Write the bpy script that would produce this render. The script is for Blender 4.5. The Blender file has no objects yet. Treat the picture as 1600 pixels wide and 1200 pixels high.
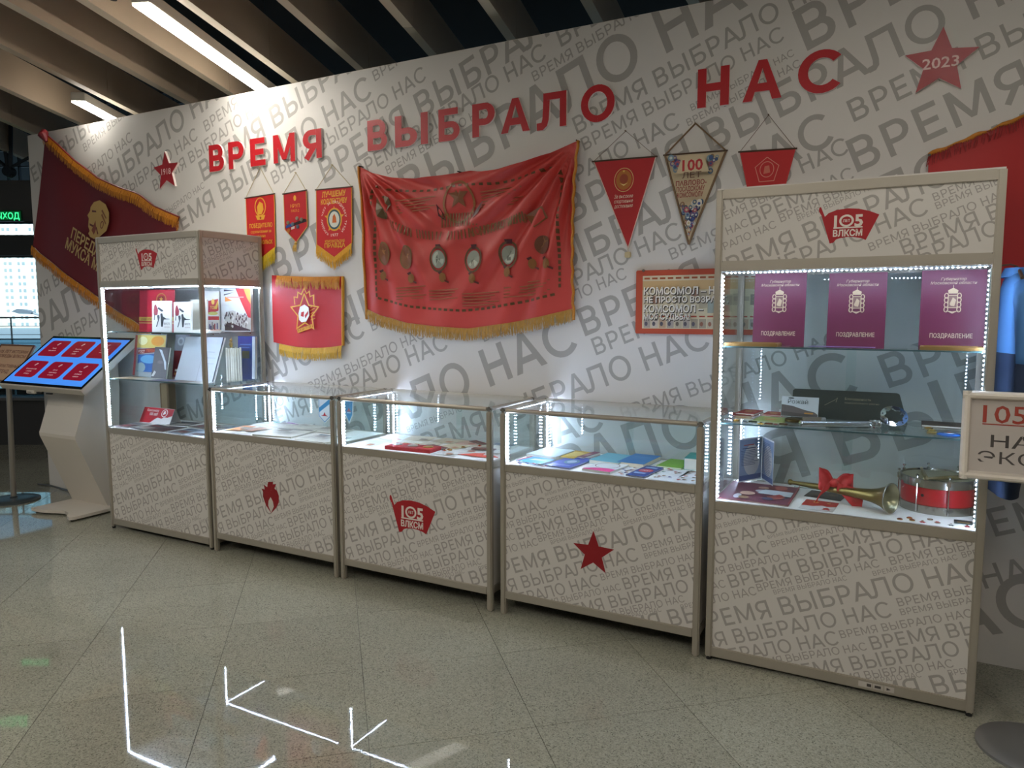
import bpy, bmesh, math, random
from mathutils import Vector, Matrix, Euler
random.seed(7)
C = bpy.context.scene.collection
SC = bpy.context.scene
PI = math.pi

# ---------------------------------------------------------------- camera, world, exposure
cam = bpy.data.cameras.new('camera'); cam.sensor_width = 36; cam.lens = 1158.81 * 36 / 1600; cam.clip_end = 2000
co = bpy.data.objects.new('camera', cam); C.objects.link(co)
_t, _y, _r = -0.0987, -0.4955, -0.0014
_fw = Vector((math.sin(_y), math.cos(_y), 0)); _rt = Vector((math.cos(_y), -math.sin(_y), 0)); _up = Vector((0, 0, 1))
_F = _fw * math.cos(_t) + _up * math.sin(_t); _U = _up * math.cos(_t) - _fw * math.sin(_t)
_R2 = _rt * math.cos(_r) + _U * math.sin(_r); _U2 = _U * math.cos(_r) - _rt * math.sin(_r)
m3 = Matrix((_R2, _U2, -_F)).transposed()
co.matrix_world = Matrix.Translation((2.929, -3.118, 1.509)) @ m3.to_4x4()
SC.camera = co
SC.view_settings.view_transform = 'Standard'; SC.view_settings.look = 'None'
SC.view_settings.gamma = 1; SC.view_settings.use_curve_mapping = False
SC.view_settings.exposure = 0.75
SC.cycles.transparent_max_bounces = 32; SC.cycles.max_bounces = 8
SC.cycles.sample_clamp_indirect = 4.0
W = bpy.data.worlds.new('sky'); SC.world = W; W.use_nodes = True
bg = W.node_tree.nodes['Background']; bg.inputs[0].default_value = (0.62, 0.80, 1.0, 1); bg.inputs[1].default_value = 0.75
sun = bpy.data.lights.new('sun', 'SUN'); sun.energy = 4.2; sun.angle = .01; sun.color = (1.0, .96, .9)
so = bpy.data.objects.new('sun', sun); C.objects.link(so); so['kind'] = 'helper'
so.rotation_euler = Vector((-.62, .56, -.55)).to_track_quat('-Z', 'Y').to_euler()   # from behind the hall onto the towers outside
LED_POWER = 230.0
TUBE_POWER = 30.0

# ---------------------------------------------------------------- materials
def lin(h):
    h = h.lstrip('#'); v = [int(h[i:i + 2], 16) / 255 for i in (0, 2, 4)]
    return tuple((c / 12.92 if c <= .04045 else ((c + .055) / 1.055) ** 2.4) for c in v) + (1,)
_mc = {}
def mat(hexc, rough=.55, metal=0.0, emit=0.0, noise=0.0, nscale=40, spec=.5, bump=0.0):
    k = (hexc, rough, metal, emit, noise, nscale, spec, bump)
    if k in _mc: return _mc[k]
    m = bpy.data.materials.new('paint_' + hexc.strip('#')); m.use_nodes = True
    nt = m.node_tree; b = nt.nodes['Principled BSDF']; c = lin(hexc)
    b.inputs['Base Color'].default_value = c; b.inputs['Roughness'].default_value = rough; b.inputs['Metallic'].default_value = metal
    b.inputs['Specular IOR Level'].default_value = spec
    if emit: b.inputs['Emission Color'].default_value = c; b.inputs['Emission Strength'].default_value = emit
    if noise or bump:
        tc = nt.nodes.new('ShaderNodeTexCoord'); n = nt.nodes.new('ShaderNodeTexNoise'); n.inputs['Scale'].default_value = nscale; n.inputs['Detail'].default_value = 5
        nt.links.new(tc.outputs['Object'], n.inputs['Vector'])
        if noise:
            r = nt.nodes.new('ShaderNodeMix'); r.data_type = 'RGBA'
            r.inputs[6].default_value = tuple(x * (1 - noise) for x in c[:3]) + (1,); r.inputs[7].default_value = tuple(min(1, x * (1 + noise)) for x in c[:3]) + (1,)
            nt.links.new(n.outputs[0], r.inputs[0]); nt.links.new(r.outputs[2], b.inputs['Base Color'])
        if bump:
            bp = nt.nodes.new('ShaderNodeBump'); bp.inputs['Strength'].default_value = bump; bp.inputs['Distance'].default_value = .002
            nt.links.new(n.outputs[0], bp.inputs['Height']); nt.links.new(bp.outputs[0], b.inputs['Normal'])
    _mc[k] = m; return m
def glass_mat(name, tint=(.93, .97, .97), f0=.04, base=0.0):
    m = bpy.data.materials.new(name); m.use_nodes = True; nt = m.node_tree; nt.nodes.clear()
    out = nt.nodes.new('ShaderNodeOutputMaterial'); mx = nt.nodes.new('ShaderNodeMixShader'); t = nt.nodes.new('ShaderNodeBsdfTransparent'); g = nt.nodes.new('ShaderNodeBsdfGlossy')
    t.inputs[0].default_value = tint + (1,); g.inputs['Roughness'].default_value = 0.0; g.inputs[0].default_value = (1, 1, 1, 1)
    lw = nt.nodes.new('ShaderNodeLayerWeight'); lw.inputs[0].default_value = .5
    p = nt.nodes.new('ShaderNodeMath'); p.operation = 'POWER'; p.inputs[1].default_value = 5
    a = nt.nodes.new('ShaderNodeMath'); a.operation = 'MULTIPLY_ADD'; a.inputs[1].default_value = 1 - f0; a.inputs[2].default_value = f0
    nt.links.new(lw.outputs['Facing'], p.inputs[0]); nt.links.new(p.outputs[0], a.inputs[0]); nt.links.new(a.outputs[0], mx.inputs[0])
    nt.links.new(t.outputs[0], mx.inputs[1]); nt.links.new(g.outputs[0], mx.inputs[2]); nt.links.new(mx.outputs[0], out.inputs[0]); return m
GLASS = glass_mat('clear_glass', (.955, .985, .985)); SHELFGLASS = glass_mat('green_edged_glass', (.90, .955, .95)); FILM = glass_mat('plastic_film', (.96, .96, .96), .09)
WINGLASS = glass_mat('window_glass', (.86, .93, .96)); TEALGLASS = glass_mat('teal_glass', (.42, .60, .68), .06)
VINYL = mat('#d2cec8', .5); WALLW = mat('#d4d1cd', .6, noise=.015, nscale=3)
GREY = mat('#a5a09b', .55); GREYW = mat('#a4a19d', .6)
ALU = mat('#b4ada0', .42, .55); ALUD = mat('#8d8a84', .4, .6); CHROME = mat('#d8d8d8', .12, 1.0); DARK = mat('#1b1b1c', .6)
WHITE = mat('#ece9e4', .6); PAPER = mat('#e4e2da', .7); RED = mat('#c01f2a', .5); GOLD = mat('#b98a3a', .45, .4); AMBER = mat('#c9861c', .6); BLACK = mat('#101012', .5)
LEDM = mat('#cfe0ff', .5, emit=LED_POWER); LEDC = mat('#cfe0ff', .5, emit=LED_POWER * .5); TUBEM = mat('#fff8ec', .5, emit=TUBE_POWER)

# ---------------------------------------------------------------- mesh helpers
def rootloc(o):
    v = Vector((0, 0, 0))
    while o is not None: v += o.location; o = o.parent
    return v
class MB:
    def __init__(s): s.v = []; s.f = []; s.m = []; s.mats = []
    def mi(s, m):
        if m is None: return 0
        if m not in s.mats: s.mats.append(m)
        return s.mats.index(m)
    def add(s, vs, fs, m=None):
        b = len(s.v); s.v += [tuple(v) for v in vs]; k = s.mi(m)
        for f in fs: s.f.append(tuple(i + b for i in f)); s.m.append(k)
        return s
    def box(s, x0, x1, y0, y1, z0, z1, m=None):
        return s.add([(x, y, z) for z in (z0, z1) for y in (y0, y1) for x in (x0, x1)], [(0, 2, 3, 1), (4, 5, 7, 6), (0, 1, 5, 4), (2, 6, 7, 3), (0, 4, 6, 2), (1, 3, 7, 5)], m)
    def bbox(s, x0, x1, y0, y1, z0, z1, b=.003, m=None):   # box with chamfered edges
        bm = bmesh.new(); bmesh.ops.create_cube(bm, size=1)
        for v in bm.verts: v.co = Vector(((x0 + x1) / 2 + v.co.x * (x1 - x0), (y0 + y1) / 2 + v.co.y * (y1 - y0), (z0 + z1) / 2 + v.co.z * (z1 - z0)))
        b = min(b, .45 * min(x1 - x0, y1 - y0, z1 - z0)); bmesh.ops.bevel(bm, geom=list(bm.edges), offset=b, segments=2, affect='EDGES')
        bm.verts.index_update(); s.add([v.co[:] for v in bm.verts], [tuple(v.index for v in f.verts) for f in bm.faces], m); bm.free(); return s
    def cyl(s, p0, p1, r, n=14, r2=None, m=None, caps=True):
        p0 = Vector(p0); p1 = Vector(p1); d = (p1 - p0).normalized(); a = d.orthogonal().normalized(); b = d.cross(a); r2 = r if r2 is None else r2
        vs = [p + (a * math.cos(2 * PI * i / n) + b * math.sin(2 * PI * i / n)) * q for p, q in ((p0, r), (p1, r2)) for i in range(n)]
        fs = [(i, (i + 1) % n, n + (i + 1) % n, n + i) for i in range(n)]
        if caps: fs += [tuple(range(n - 1, -1, -1)), tuple(range(n, 2 * n))]
        return s.add(vs, fs, m)
    def lathe(s, prof, o=(0, 0, 0), d=(0, 0, 1), n=32, m=None):   # prof: (radius, height)
        o = Vector(o); d = Vector(d).normalized(); a = d.orthogonal().normalized(); b = d.cross(a)
        vs = [o + d * h + (a * math.cos(2 * PI * i / n) + b * math.sin(2 * PI * i / n)) * r for r, h in prof for i in range(n)]
        fs = [(k * n + i, k * n + (i + 1) % n, (k + 1) * n + (i + 1) % n, (k + 1) * n + i) for k in range(len(prof) - 1) for i in range(n)]
        return s.add(vs, fs, m)
    def tube(s, path, r, n=8, m=None):
        for a, b in zip(path[:-1], path[1:]): s.cyl(a, b, r, n, m=m)
        return s
    def sweep(s, path, r, n=8, m=None):
        path = [Vector(p) for p in path]; vs = []
        for i, p in enumerate(path):
            d = (path[min(i + 1, len(path) - 1)] - path[max(i - 1, 0)]).normalized(); a = d.cross(Vector((.13, .31, .94))).normalized(); b = d.cross(a)
            rr = r[i] if isinstance(r, (list, tuple)) else r
            vs += [p + (a * math.cos(2 * PI * k / n) + b * math.sin(2 * PI * k / n)) * rr for k in range(n)]
        L = len(path); fs = [(k * n + i, k * n + (i + 1) % n, (k + 1) * n + (i + 1) % n, (k + 1) * n + i) for k in range(L - 1) for i in range(n)]
        return s.add(vs, fs + [tuple(range(n - 1, -1, -1)), tuple(range((L - 1) * n, L * n))], m)
    def prism(s, pts, y0, y1, m=None, ms=None):   # xz outline, extruded along y
        n = len(pts); b = len(s.v); vs = [(p[0], y, p[1]) for y in (y0, y1) for p in pts]
        ar = sum(pts[i][0] * pts[(i + 1) % n][1] - pts[(i + 1) % n][0] * pts[i][1] for i in range(n))
        f = tuple(range(n)) if ar > 0 else tuple(range(n - 1, -1, -1)); g = tuple(n + i for i in reversed(f))
        s.add(vs, [f], m); k = s.mi(ms if ms else m)
        for q in [g] + [(i, n + i, n + (i + 1) % n, (i + 1) % n) if ar > 0 else ((i + 1) % n, n + (i + 1) % n, n + i, i) for i in range(n)]:
            s.f.append(tuple(i + b for i in q)); s.m.append(k)
        return s
    def grid(s, fn, nu, nv, m=None):
        return s.add([fn(i / nu, j / nv) for j in range(nv + 1) for i in range(nu + 1)], [(j * (nu + 1) + i, j * (nu + 1) + i + 1, (j + 1) * (nu + 1) + i + 1, (j + 1) * (nu + 1) + i) for j in range(nv) for i in range(nu)], m)
    def build(s, name, m=None, parent=None, smooth=False, world=True):
        me = bpy.data.meshes.new(name); L = rootloc(parent) if (parent is not None and world) else Vector((0, 0, 0))
        me.from_pydata([(v[0] - L.x, v[1] - L.y, v[2] - L.z) for v in s.v], [], s.f)
        for q in (s.mats if s.mats else [m]): me.materials.append(q)
        if s.mats:
            for p, k in zip(me.polygons, s.m): p.material_index = k
        if smooth: me.polygons.foreach_set('use_smooth', [True] * len(me.polygons))
        me.update(); o = bpy.data.objects.new(name, me); C.objects.link(o)
        if parent is not None: o.parent = parent
        if smooth == 2:
            me.set_sharp_from_angle(angle=math.radians(40))
        return o
def thing(name, label, cat, loc=(0, 0, 0), rot=(0, 0, 0), group=None):
    o = bpy.data.objects.new(name, None); C.objects.link(o); o.location = loc; o.rotation_euler = rot; o.empty_display_size = .05
    o['label'] = label; o['category'] = cat
    if group: o['group'] = group
    return o
def tag(o, label, cat, group=None):
    o['label'] = label; o['category'] = cat
    if group: o['group'] = group
    return o
def struct(o): o['kind'] = 'structure'; return o
def copy_tree(o, parent=None):
    c = o.copy(); C.objects.link(c)
    if parent is not None: c.parent = parent
    for ch in list(o.children): copy_tree(ch, c)
    return c

# ---------------------------------------------------------------- lettering
_tc = {}
def text2d(s, bold=0.0, shear=0.0):
    k = (s, bold, shear)
    if k in _tc: return _tc[k]
    c = bpy.data.curves.new('type', 'FONT'); c.body = s; c.size = 1 / .70; c.offset = bold; c.resolution_u = 2; c.shear = shear
    o = bpy.data.objects.new('type', c); C.objects.link(o); dg = bpy.context.evaluated_depsgraph_get(); ev = o.evaluated_get(dg); me = ev.to_mesh()
    vs = [(v.co.x, v.co.y) for v in me.vertices]; fs = [tuple(p.vertices) for p in me.polygons]; ev.to_mesh_clear()
    bpy.data.objects.remove(o); bpy.data.curves.remove(c)
    x0 = min([v[0] for v in vs] or [0]); x1 = max([v[0] for v in vs] or [0])
    _tc[k] = ([(v[0] - x0, v[1]) for v in vs], fs, x1 - x0); return _tc[k]
def text_polys(s, x, z, h, bold=.0, align='L', xs=1.0, ang=0.0, shear=0.0, width=None):
    vs, fs, w = text2d(s, bold, shear)
    if width: xs = width / (w * h)
    dx = {'L': 0, 'C': -w * .5, 'R': -w}[align]; ca, sa = math.cos(ang), math.sin(ang); out = []
    for f in fs:
        out.append([(x + ca * (vs[i][0] + dx) * h * xs - sa * vs[i][1] * h, z + sa * (vs[i][0] + dx) * h * xs + ca * vs[i][1] * h) for i in f])
    return out
PHR = 'ВРЕМЯ ВЫБРАЛО НАС'
GL = {'В': (.13, .72, .08), 'Р': (.13, .68, .06), 'Е': (.13, .62, .08), 'М': (.13, .98, .13), 'Я': (.06, .72, .13), 'Ы': (.13, .98, .13), 'Б': (.13, .72, .07), 'А': (0, .93, 0), 'Л': (0, .90, .13), 'О': (.07, .95, .07), 'Н': (.13, .74, .13), 'С': (.07, .90, .05), ' ': (0, .34, 0)}
def stroke(pts, t):
    L = []; n = len(pts)
    for i in range(n):
        a = Vector(pts[max(i - 1, 0)]); b = Vector(pts[min(i + 1, n - 1)]); d = (b - a).normalized(); nn = Vector((-d.y, d.x))
        if 0 < i < n - 1:
            d1 = (Vector(pts[i]) - a).normalized(); k = 1 / max(.5, nn.dot(Vector((-d1.y, d1.x))))
        else: k = 1
        p = Vector(pts[i]); L.append((p + nn * t / 2 * k, p - nn * t / 2 * k))
    return [[L[i][1][:], L[i + 1][1][:], L[i + 1][0][:], L[i][0][:]] for i in range(n - 1)]
def rect(a, b, c, d): return [[(a, b), (c, b), (c, d), (a, d)]]
def bowl(x0, x1, z0, z1, t, flip=False, n=10):
    r = (z1 - z0) / 2; rx = min(r, (x1 - x0) * .62); cx = x1 - rx; cz = (z0 + z1) / 2; out = []; inn = []
    out.append((x0, z0)); inn.append((x0, z0 + t))
    for i in range(n + 1):
        a = -PI / 2 + PI * i / n; out.append((cx + rx * math.cos(a), cz + r * math.sin(a))); inn.append((cx + (rx - t) * math.cos(a), cz + (r - t * .92) * math.sin(a)))
    out.append((x0, z1)); inn.append((x0, z1 - t))
    if flip: out = [(-p[0], p[1]) for p in out]; inn = [(-p[0], p[1]) for p in inn]
    return [[out[i], out[i + 1], inn[i + 1], inn[i]] for i in range(len(out) - 1)]
def ring(cx, cz, rx, rz, t, a0=0, a1=2 * PI, n=28):
    P = [(a0 + (a1 - a0) * i / n) for i in range(n + 1)]
    o = [(cx + rx * math.cos(a), cz + rz * math.sin(a)) for a in P]; q = [(cx + (rx - t) * math.cos(a), cz + (rz - t * .94) * math.sin(a)) for a in P]
    return [[o[i], o[i + 1], q[i + 1], q[i]] for i in range(n)]
_gc = {}
def glyph(ch, t):
    if (ch, t) in _gc: return _gc[(ch, t)]
    w = GL[ch][1]; h = .5 * t
    if ch == 'Н': g = rect(0, 0, t, 1) + rect(w - t, 0, w, 1) + rect(t, .5 - h, w - t, .5 + h)
    elif ch == 'Е': g = rect(0, 0, t, 1) + rect(t, 0, w, t) + rect(t, 1 - t, w - .02, 1) + rect(t, .5 - h, w - .07, .5 + h)
    elif ch == 'Р': g = rect(0, 0, t, 1) + bowl(t, w, .34, 1, t)
    elif ch == 'В': g = rect(0, 0, t, 1) + bowl(t, w, 0, .5 + h, t) + bowl(t, w - .05, .5 - h, 1, t)
    elif ch == 'Б': g = rect(0, 0, t, 1) + bowl(t, w, 0, .6, t) + rect(t, 1 - t, w - .06, 1)
    elif ch == 'Ы': g = rect(0, 0, t, 1) + bowl(t, w - t - .11, 0, .6, t) + rect(w - t, 0, w, 1)
    elif ch == 'Я':
        g = rect(w - t, 0, w, 1) + [[(p[0] + w, p[1]) for p in q] for q in bowl(t, w, .34, 1, t, True)] + stroke([(w * .58, .40), (t * .6, 0)], t)
    elif ch == 'М': g = rect(0, 0, t, 1) + rect(w - t, 0, w, 1) + [[(0, 1), (w / 2 - .45 * t, .10), (w / 2 + .45 * t, .10), (t * 1.12, 1)], [(w, 1), (w - t * 1.12, 1), (w / 2 - .45 * t, .10), (w / 2 + .45 * t, .10)]]
    elif ch == 'А':
        c = w / 2; g = [[(0, 0), (t * 1.1, 0), (c + .02, .86), (c - t * .5, 1)], [(w - t * 1.1, 0), (w, 0), (c + t * .5, 1), (c - .02, .86)], [(c - t * .5, 1), (c, .8), (c + t * .5, 1), (c, 1)], [(.19, .22), (w - .19, .22), (w - .23, .22 + t), (.23, .22 + t)]]
    elif ch == 'Л': g = rect(w - t, 0, w, 1) + rect(.17, 1 - t, w - t, 1) + stroke([(.17 + t / 2, 1 - t), (.155 + t / 2, .5), (.14 + t / 2, .26), (.10 + t / 2, .12), (.03 + t / 2, .065), (-.04, .06)], t)
    elif ch == 'О': g = ring(w / 2, .5, w / 2, .52, t)
    elif ch == 'С': g = ring(.49, .5, .49, .52, t, math.radians(40), math.radians(320), 24)
    else: g = []
    _gc[(ch, t)] = g; return g
A22 = math.radians(22); E2 = (math.cos(A22), math.sin(A22)); N2 = (-math.sin(A22), math.cos(A22))
def clip(poly, x0, x1, z0, z1):
    for ax, lim, sg in ((0, x0, 1), (0, x1, -1), (1, z0, 1), (1, z1, -1)):
        out = []
        for i, p in enumerate(poly):
            q = poly[(i + 1) % len(poly)]; a = (p[ax] - lim) * sg; b = (q[ax] - lim) * sg
            if a >= 0: out.append(p)
            if (a > 0 > b) or (a < 0 < b): k = a / (a - b); out.append((p[0] + (q[0] - p[0]) * k, p[1] + (q[1] - p[1]) * k))
        poly = out
        if len(poly) < 3: return None
    return poly
def phrase_polys(e0, n0, s, i0=0, i1=16, t=None):
    if t is None: t = .135 + .03 * min(1, max(0, (s - .06) / .12))
    out = []; x = 0
    for i, ch in enumerate(PHR):
        a, w, b = GL[ch]
        if i0 <= i <= i1:
            for q in glyph(ch, round(t, 3)):
                out.append([(E2[0] * (e0 + (x + a + p[0]) * s) + N2[0] * (n0 + p[1] * s), E2[1] * (e0 + (x + a + p[0]) * s) + N2[1] * (n0 + p[1] * s)) for p in q])
        x += a + w + b
    return out
def flat_polys(mb, polys, mp, m=None):
    # strokes of one letter may cross: a hair of stagger keeps them from being coplanar
    for j, q in enumerate(polys):
        vs = [Vector(mp(p[0], p[1])) for p in q]; n = (vs[1] - vs[0]).cross(vs[2] - vs[0])
        if n.length > 0 and len(polys) > 1:
            n.normalize()
            if n.y > 0 or (abs(n.y) < .01 and n.z < 0): n = -n
            vs = [v + n * (1.6e-5 * (j % 9)) for v in vs]
        mb.add(vs, [tuple(range(len(q)))], m)
def star_pts(cx, cz, r, k=.42, rot=0.0):
    return [(cx + (r if i % 2 == 0 else r * k) * math.sin(rot + i * PI / 5), cz + (r if i % 2 == 0 else r * k) * math.cos(rot + i * PI / 5)) for i in range(10)]
def ell(cx, cz, rx, rz, n=20): return [(cx + rx * math.cos(2 * PI * i / n), cz + rz * math.sin(2 * PI * i / n)) for i in range(n)]
def fan(poly):
    cx = sum(p[0] for p in poly) / len(poly); cz = sum(p[1] for p in poly) / len(poly)
    return [[(cx, cz), poly[i], poly[(i + 1) % len(poly)]] for i in range(len(poly))]
def prints(parent, specs, mp=None, name='print', y=0.0, step=.0004, world=True):
    """flat print on a surface facing -Y: ('r',x0,z0,x1,z1,col) ('e',cx,cz,rx,rz,col) ('p',pts,col) ('o',cx,cz,rx,rz,t,col) ('t',text,x,z,h,col,{}) ('s',cx,cz,r,col)"""
    mb = MB()
    for i, s in enumerate(specs):
        yy = y - step * (i + 1); f = (lambda u, v, yy=yy: (u, yy, v)) if mp is None else (lambda u, v, k=step * (i + 1): mp(u, v, k))
        k = s[0]; col = s[-1] if k != 't' else s[5]; m = mat(col, .5) if isinstance(col, str) else col
        if k == 'r': q = rect(*s[1:5])
        elif k == 'e': q = fan(ell(*s[1:5]))
        elif k == 'p': q = fan(s[1]) if len(s[1]) > 4 else [s[1]]
        elif k == 'o': q = ring(s[1], s[2], s[3], s[4], s[5], n=24)
        elif k == 's': q = fan(star_pts(s[1], s[2], s[3]))
        elif k == 'q': q = s[1]
        elif k == 't': q = text_polys(s[1], s[2], s[3], s[4], **(s[6] if len(s) > 6 else {}))
        flat_polys(mb, q, f, m)
    # every face looks towards -Y
    o = mb.build(name, None, parent, world=world); return o
def interp(pts, x):
    if x <= pts[0][0]: return pts[0][1]
    for (a, b), (c, d) in zip(pts[:-1], pts[1:]):
        if x <= c: return b + (d - b) * (x - a) / (c - a)
    return pts[-1][1]

# rows of the printed phrase: along-row start, across-row base, letter height (metres, rows climb at 22 degrees)
WALL_ROWS =  [(-1.6093, 3.6091, 0.0645, 0, 16), (-2.1951, 3.4122, 0.075, 6, 16), (-2.3691, 3.2232, 0.1568, 0, 16), (-0.3284, 3.0874, 0.0782, 0, 16), (-0.9917, 2.9652, 0.0843, 0, 16), (-1.7838, 3.0857, 0.0898, 6, 16), (-1.1735, 2.7551, 0.0445, 0, 16), (-0.501, 2.7945, 0.146, 0, 16), (-1.1034, 2.584, 0.1408, 0, 16), (0.1025, 2.4745, 0.0869, 0, 16), (0.4897, 2.2837, 0.1569, 0, 16), (0.747, 2.1862, 0.0911, 0, 16), (0.9668, 2.11, 0.0509, 0, 16), (1.0962, 2.6504, 0.065, 0, 16), (-0.1581, 1.8691, 0.2277, 0, 16), (2.0272, 2.1107, 0.0538, 0, 16), (2.2227, 2.192, 0.1, 0, 16), (2.143, 1.7401, 0.0899, 0, 16), (2.1502, 1.6419, 0.069, 0, 16), (1.3775, 1.5136, 0.0829, 0, 16), (2.7201, 1.5548, 0.0326, 0, 16), (2.6784, 1.4965, 0.0358, 0, 16), (1.933, 1.3275, 0.1532, 0, 16), (3.2478, 1.5438, 0.1935, 0, 16), (3.3239, 1.1606, 0.0983, 0, 16), (3.2565, 0.951, 0.1494, 0, 16), (2.1266, 1.0485, 0.075, 11, 16), (0.8515, 1.1151, 0.1559, 0, 16), (1.1412, 1.0137, 0.0867, 0, 16), (1.2123, 0.9417, 0.0604, 0, 16), (2.3746, 0.9322, 0.0576, 0, 16), (1.7923, 0.7475, 0.1506, 0, 16), (1.822, 0.6321, 0.0924, 0, 16), (0.4509, 0.4606, 0.1278, 0, 16), (-1.5751, 0.6908, 0.2171, 0, 16), (-0.7251, 0.9934, 0.1112, 0, 16), (-0.1559, 1.1119, 0.0655, 0, 16), (-1.7378, 1.2859, 0.1416, 0, 16), (-0.9714, 1.3734, 0.195, 2, 8), (0.4848, 1.2906, 0.07, 0, 4), (1.8444, 0.2626, 0.0727, 0, 16), (3.0563, 0.015, 0.1502, 0, 16), (1.471, -0.2603, 0.25, 4, 9), (-0.7146, 0.2571, 0.16, 14, 16), (0.4988, 0.6229, 0.0359, 0, 16), (-1.2449, 1.1134, 0.07, 10, 16), (-4.8868, 2.5292, 0.2434, 0, 16), (-3.0356, 2.8291, 0.11, 0, 16), (-3.1789, 2.3637, 0.11, 0, 16), (3.0122, -0.7088, 0.12, 0, 9), (-2.573, 3.7085, 0.13, 0, 16), (-0.4166, 0.0246, 0.2201, 9, 16), (1.8736, -0.9136, 0.1, 14, 16), (-0.0328, -1.1086, 0.22, 15, 16)]
PANEL_ROWS =  [(-0.1621, 0.505, 0.036), (0.1567, 0.4691, 0.0204), (-0.1686, 0.3986, 0.0531), (0.417, 0.3801, 0.0142), (0.4188, 0.3428, 0.0244), (-0.4494, 0.3236, 0.056), (0.0506, 0.2824, 0.0319), (0.5491, 0.2807, 0.0542), (-0.3271, 0.2241, 0.033), (0.1902, 0.2154, 0.0579), (-0.2585, 0.1671, 0.036), (0.2977, 0.1787, 0.0319), (0.3587, 0.1534, 0.0193), (0.8227, 0.1762, 0.0324), (0.75, 0.149, 0.0196), (1.0644, 0.151, 0.021), (-0.0304, 0.064, 0.0753), (0.7936, 0.0173, 0.0325), (0.7919, -0.0172, 0.0251), (-0.1944, -0.0172, 0.0625), (-0.3361, -0.0891, 0.057), (0.5479, -0.0665, 0.0312), (0.1493, -0.1271, 0.0314), (0.6431, -0.1303, 0.0537), (0.2506, -0.1988, 0.0572), (0.4217, -0.2383, 0.0314), (0.4658, -0.2588, 0.0207), (0.8727, -0.2679, 0.022), (0.4098, -0.3325, 0.0753)]
BAND_ROWS =  [(-0.3978, 0.1788, 0.05), (0.0344, 0.1397, 0.0336), (0.1761, 0.0741, 0.0587), (-0.3315, 0.0788, 0.033), (0.2858, 0.0378, 0.0336), (0.3467, 0.0148, 0.02), (-0.2064, 0.0272, 0.031), (-0.036, -0.0766, 0.0744), (-0.222, -0.1489, 0.0644), (0.791, -0.1164, 0.0289), (0.7886, -0.1473, 0.0255), (0.5394, -0.1984, 0.0304), (0.6353, -0.2569, 0.0557), (0.2677, -0.3105, 0.056)]
# ---------------------------------------------------------------- setting
def floor_mat():
    m = bpy.data.materials.new('polished_terrazzo'); m.use_nodes = True; nt = m.node_tree; b = nt.nodes['Principled BSDF']; L = nt.links
    tc = nt.nodes.new('ShaderNodeTexCoord'); g = nt.nodes.new('ShaderNodeNewGeometry'); oi = nt.nodes.new('ShaderNodeObjectInfo')
    v = nt.nodes.new('ShaderNodeTexVoronoi'); v.inputs['Scale'].default_value = 230; L.new(g.outputs['Position'], v.inputs['Vector'])
    cr = nt.nodes.new('ShaderNodeValToRGB'); e = cr.color_ramp; e.elements[0].color = lin('#66665c'); e.elements[1].color = lin('#a0a092'); e.elements[1].position = .75
    for pos, col in ((.12, '#89897d'), (.5, '#949486')): x = e.elements.new(pos); x.color = lin(col)
    sp = nt.nodes.new('ShaderNodeSeparateColor'); L.new(v.outputs['Color'], sp.inputs[0]); L.new(sp.outputs[0], cr.inputs[0])
    n = nt.nodes.new('ShaderNodeTexNoise'); n.inputs['Scale'].default_value = 1.1; n.inputs['Detail'].default_value = 4; L.new(g.outputs['Position'], n.inputs['Vector'])
    mx = nt.nodes.new('ShaderNodeMix'); mx.data_type = 'RGBA'; mx.blend_type = 'MULTIPLY'; mx.inputs[0].default_value = 1
    rr = nt.nodes.new('ShaderNodeValToRGB'); rr.color_ramp.elements[0].color = (.88, .86, .83, 1); rr.color_ramp.elements[1].color = (1.06, 1.06, 1.05, 1); rr.color_ramp.elements[0].position = .3; rr.color_ramp.elements[1].position = .7
    L.new(n.outputs[0], rr.inputs[0]); L.new(cr.outputs[0], mx.inputs[6]); L.new(rr.outputs[0], mx.inputs[7])
    m2 = nt.nodes.new('ShaderNodeMix'); m2.data_type = 'RGBA'; m2.blend_type = 'MULTIPLY'; m2.inputs[0].default_value = 1
    mr = nt.nodes.new('ShaderNodeMapRange'); mr.inputs[3].default_value = .94; mr.inputs[4].default_value = 1.04; L.new(oi.outputs['Random'], mr.inputs[0])
    L.new(mx.outputs[2], m2.inputs[6]); L.new(mr.outputs[0], m2.inputs[7]); L.new(m2.outputs[2], b.inputs['Base Color'])
    b.inputs['Roughness'].default_value = .09; b.inputs['Specular IOR Level'].default_value = .5
    n2 = nt.nodes.new('ShaderNodeTexNoise'); n2.inputs['Scale'].default_value = 9; L.new(g.outputs['Position'], n2.inputs['Vector'])
    r2 = nt.nodes.new('ShaderNodeMapRange'); r2.inputs[3].default_value = .012; r2.inputs[4].default_value = .045; L.new(n2.outputs[0], r2.inputs[0]); L.new(r2.outputs[0], b.inputs['Roughness'])
    return m
FLOORM = floor_mat()
fl = struct(MB().box(-16, 6, -7, 10, -.06, -.004).build('floor', mat('#5c5a52', .8)))
TA = math.radians(42); t2 = (math.cos(TA), math.sin(TA)); t1 = (-math.sin(TA), math.cos(TA)); TS = .597
tile_me = MB().box(-TS / 2 + .0012, TS / 2 - .0012, -TS / 2 + .0012, TS / 2 - .0012, -.012, 0).build('tile', FLOORM); tme = tile_me.data; bpy.data.objects.remove(tile_me)
cells = []
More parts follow.
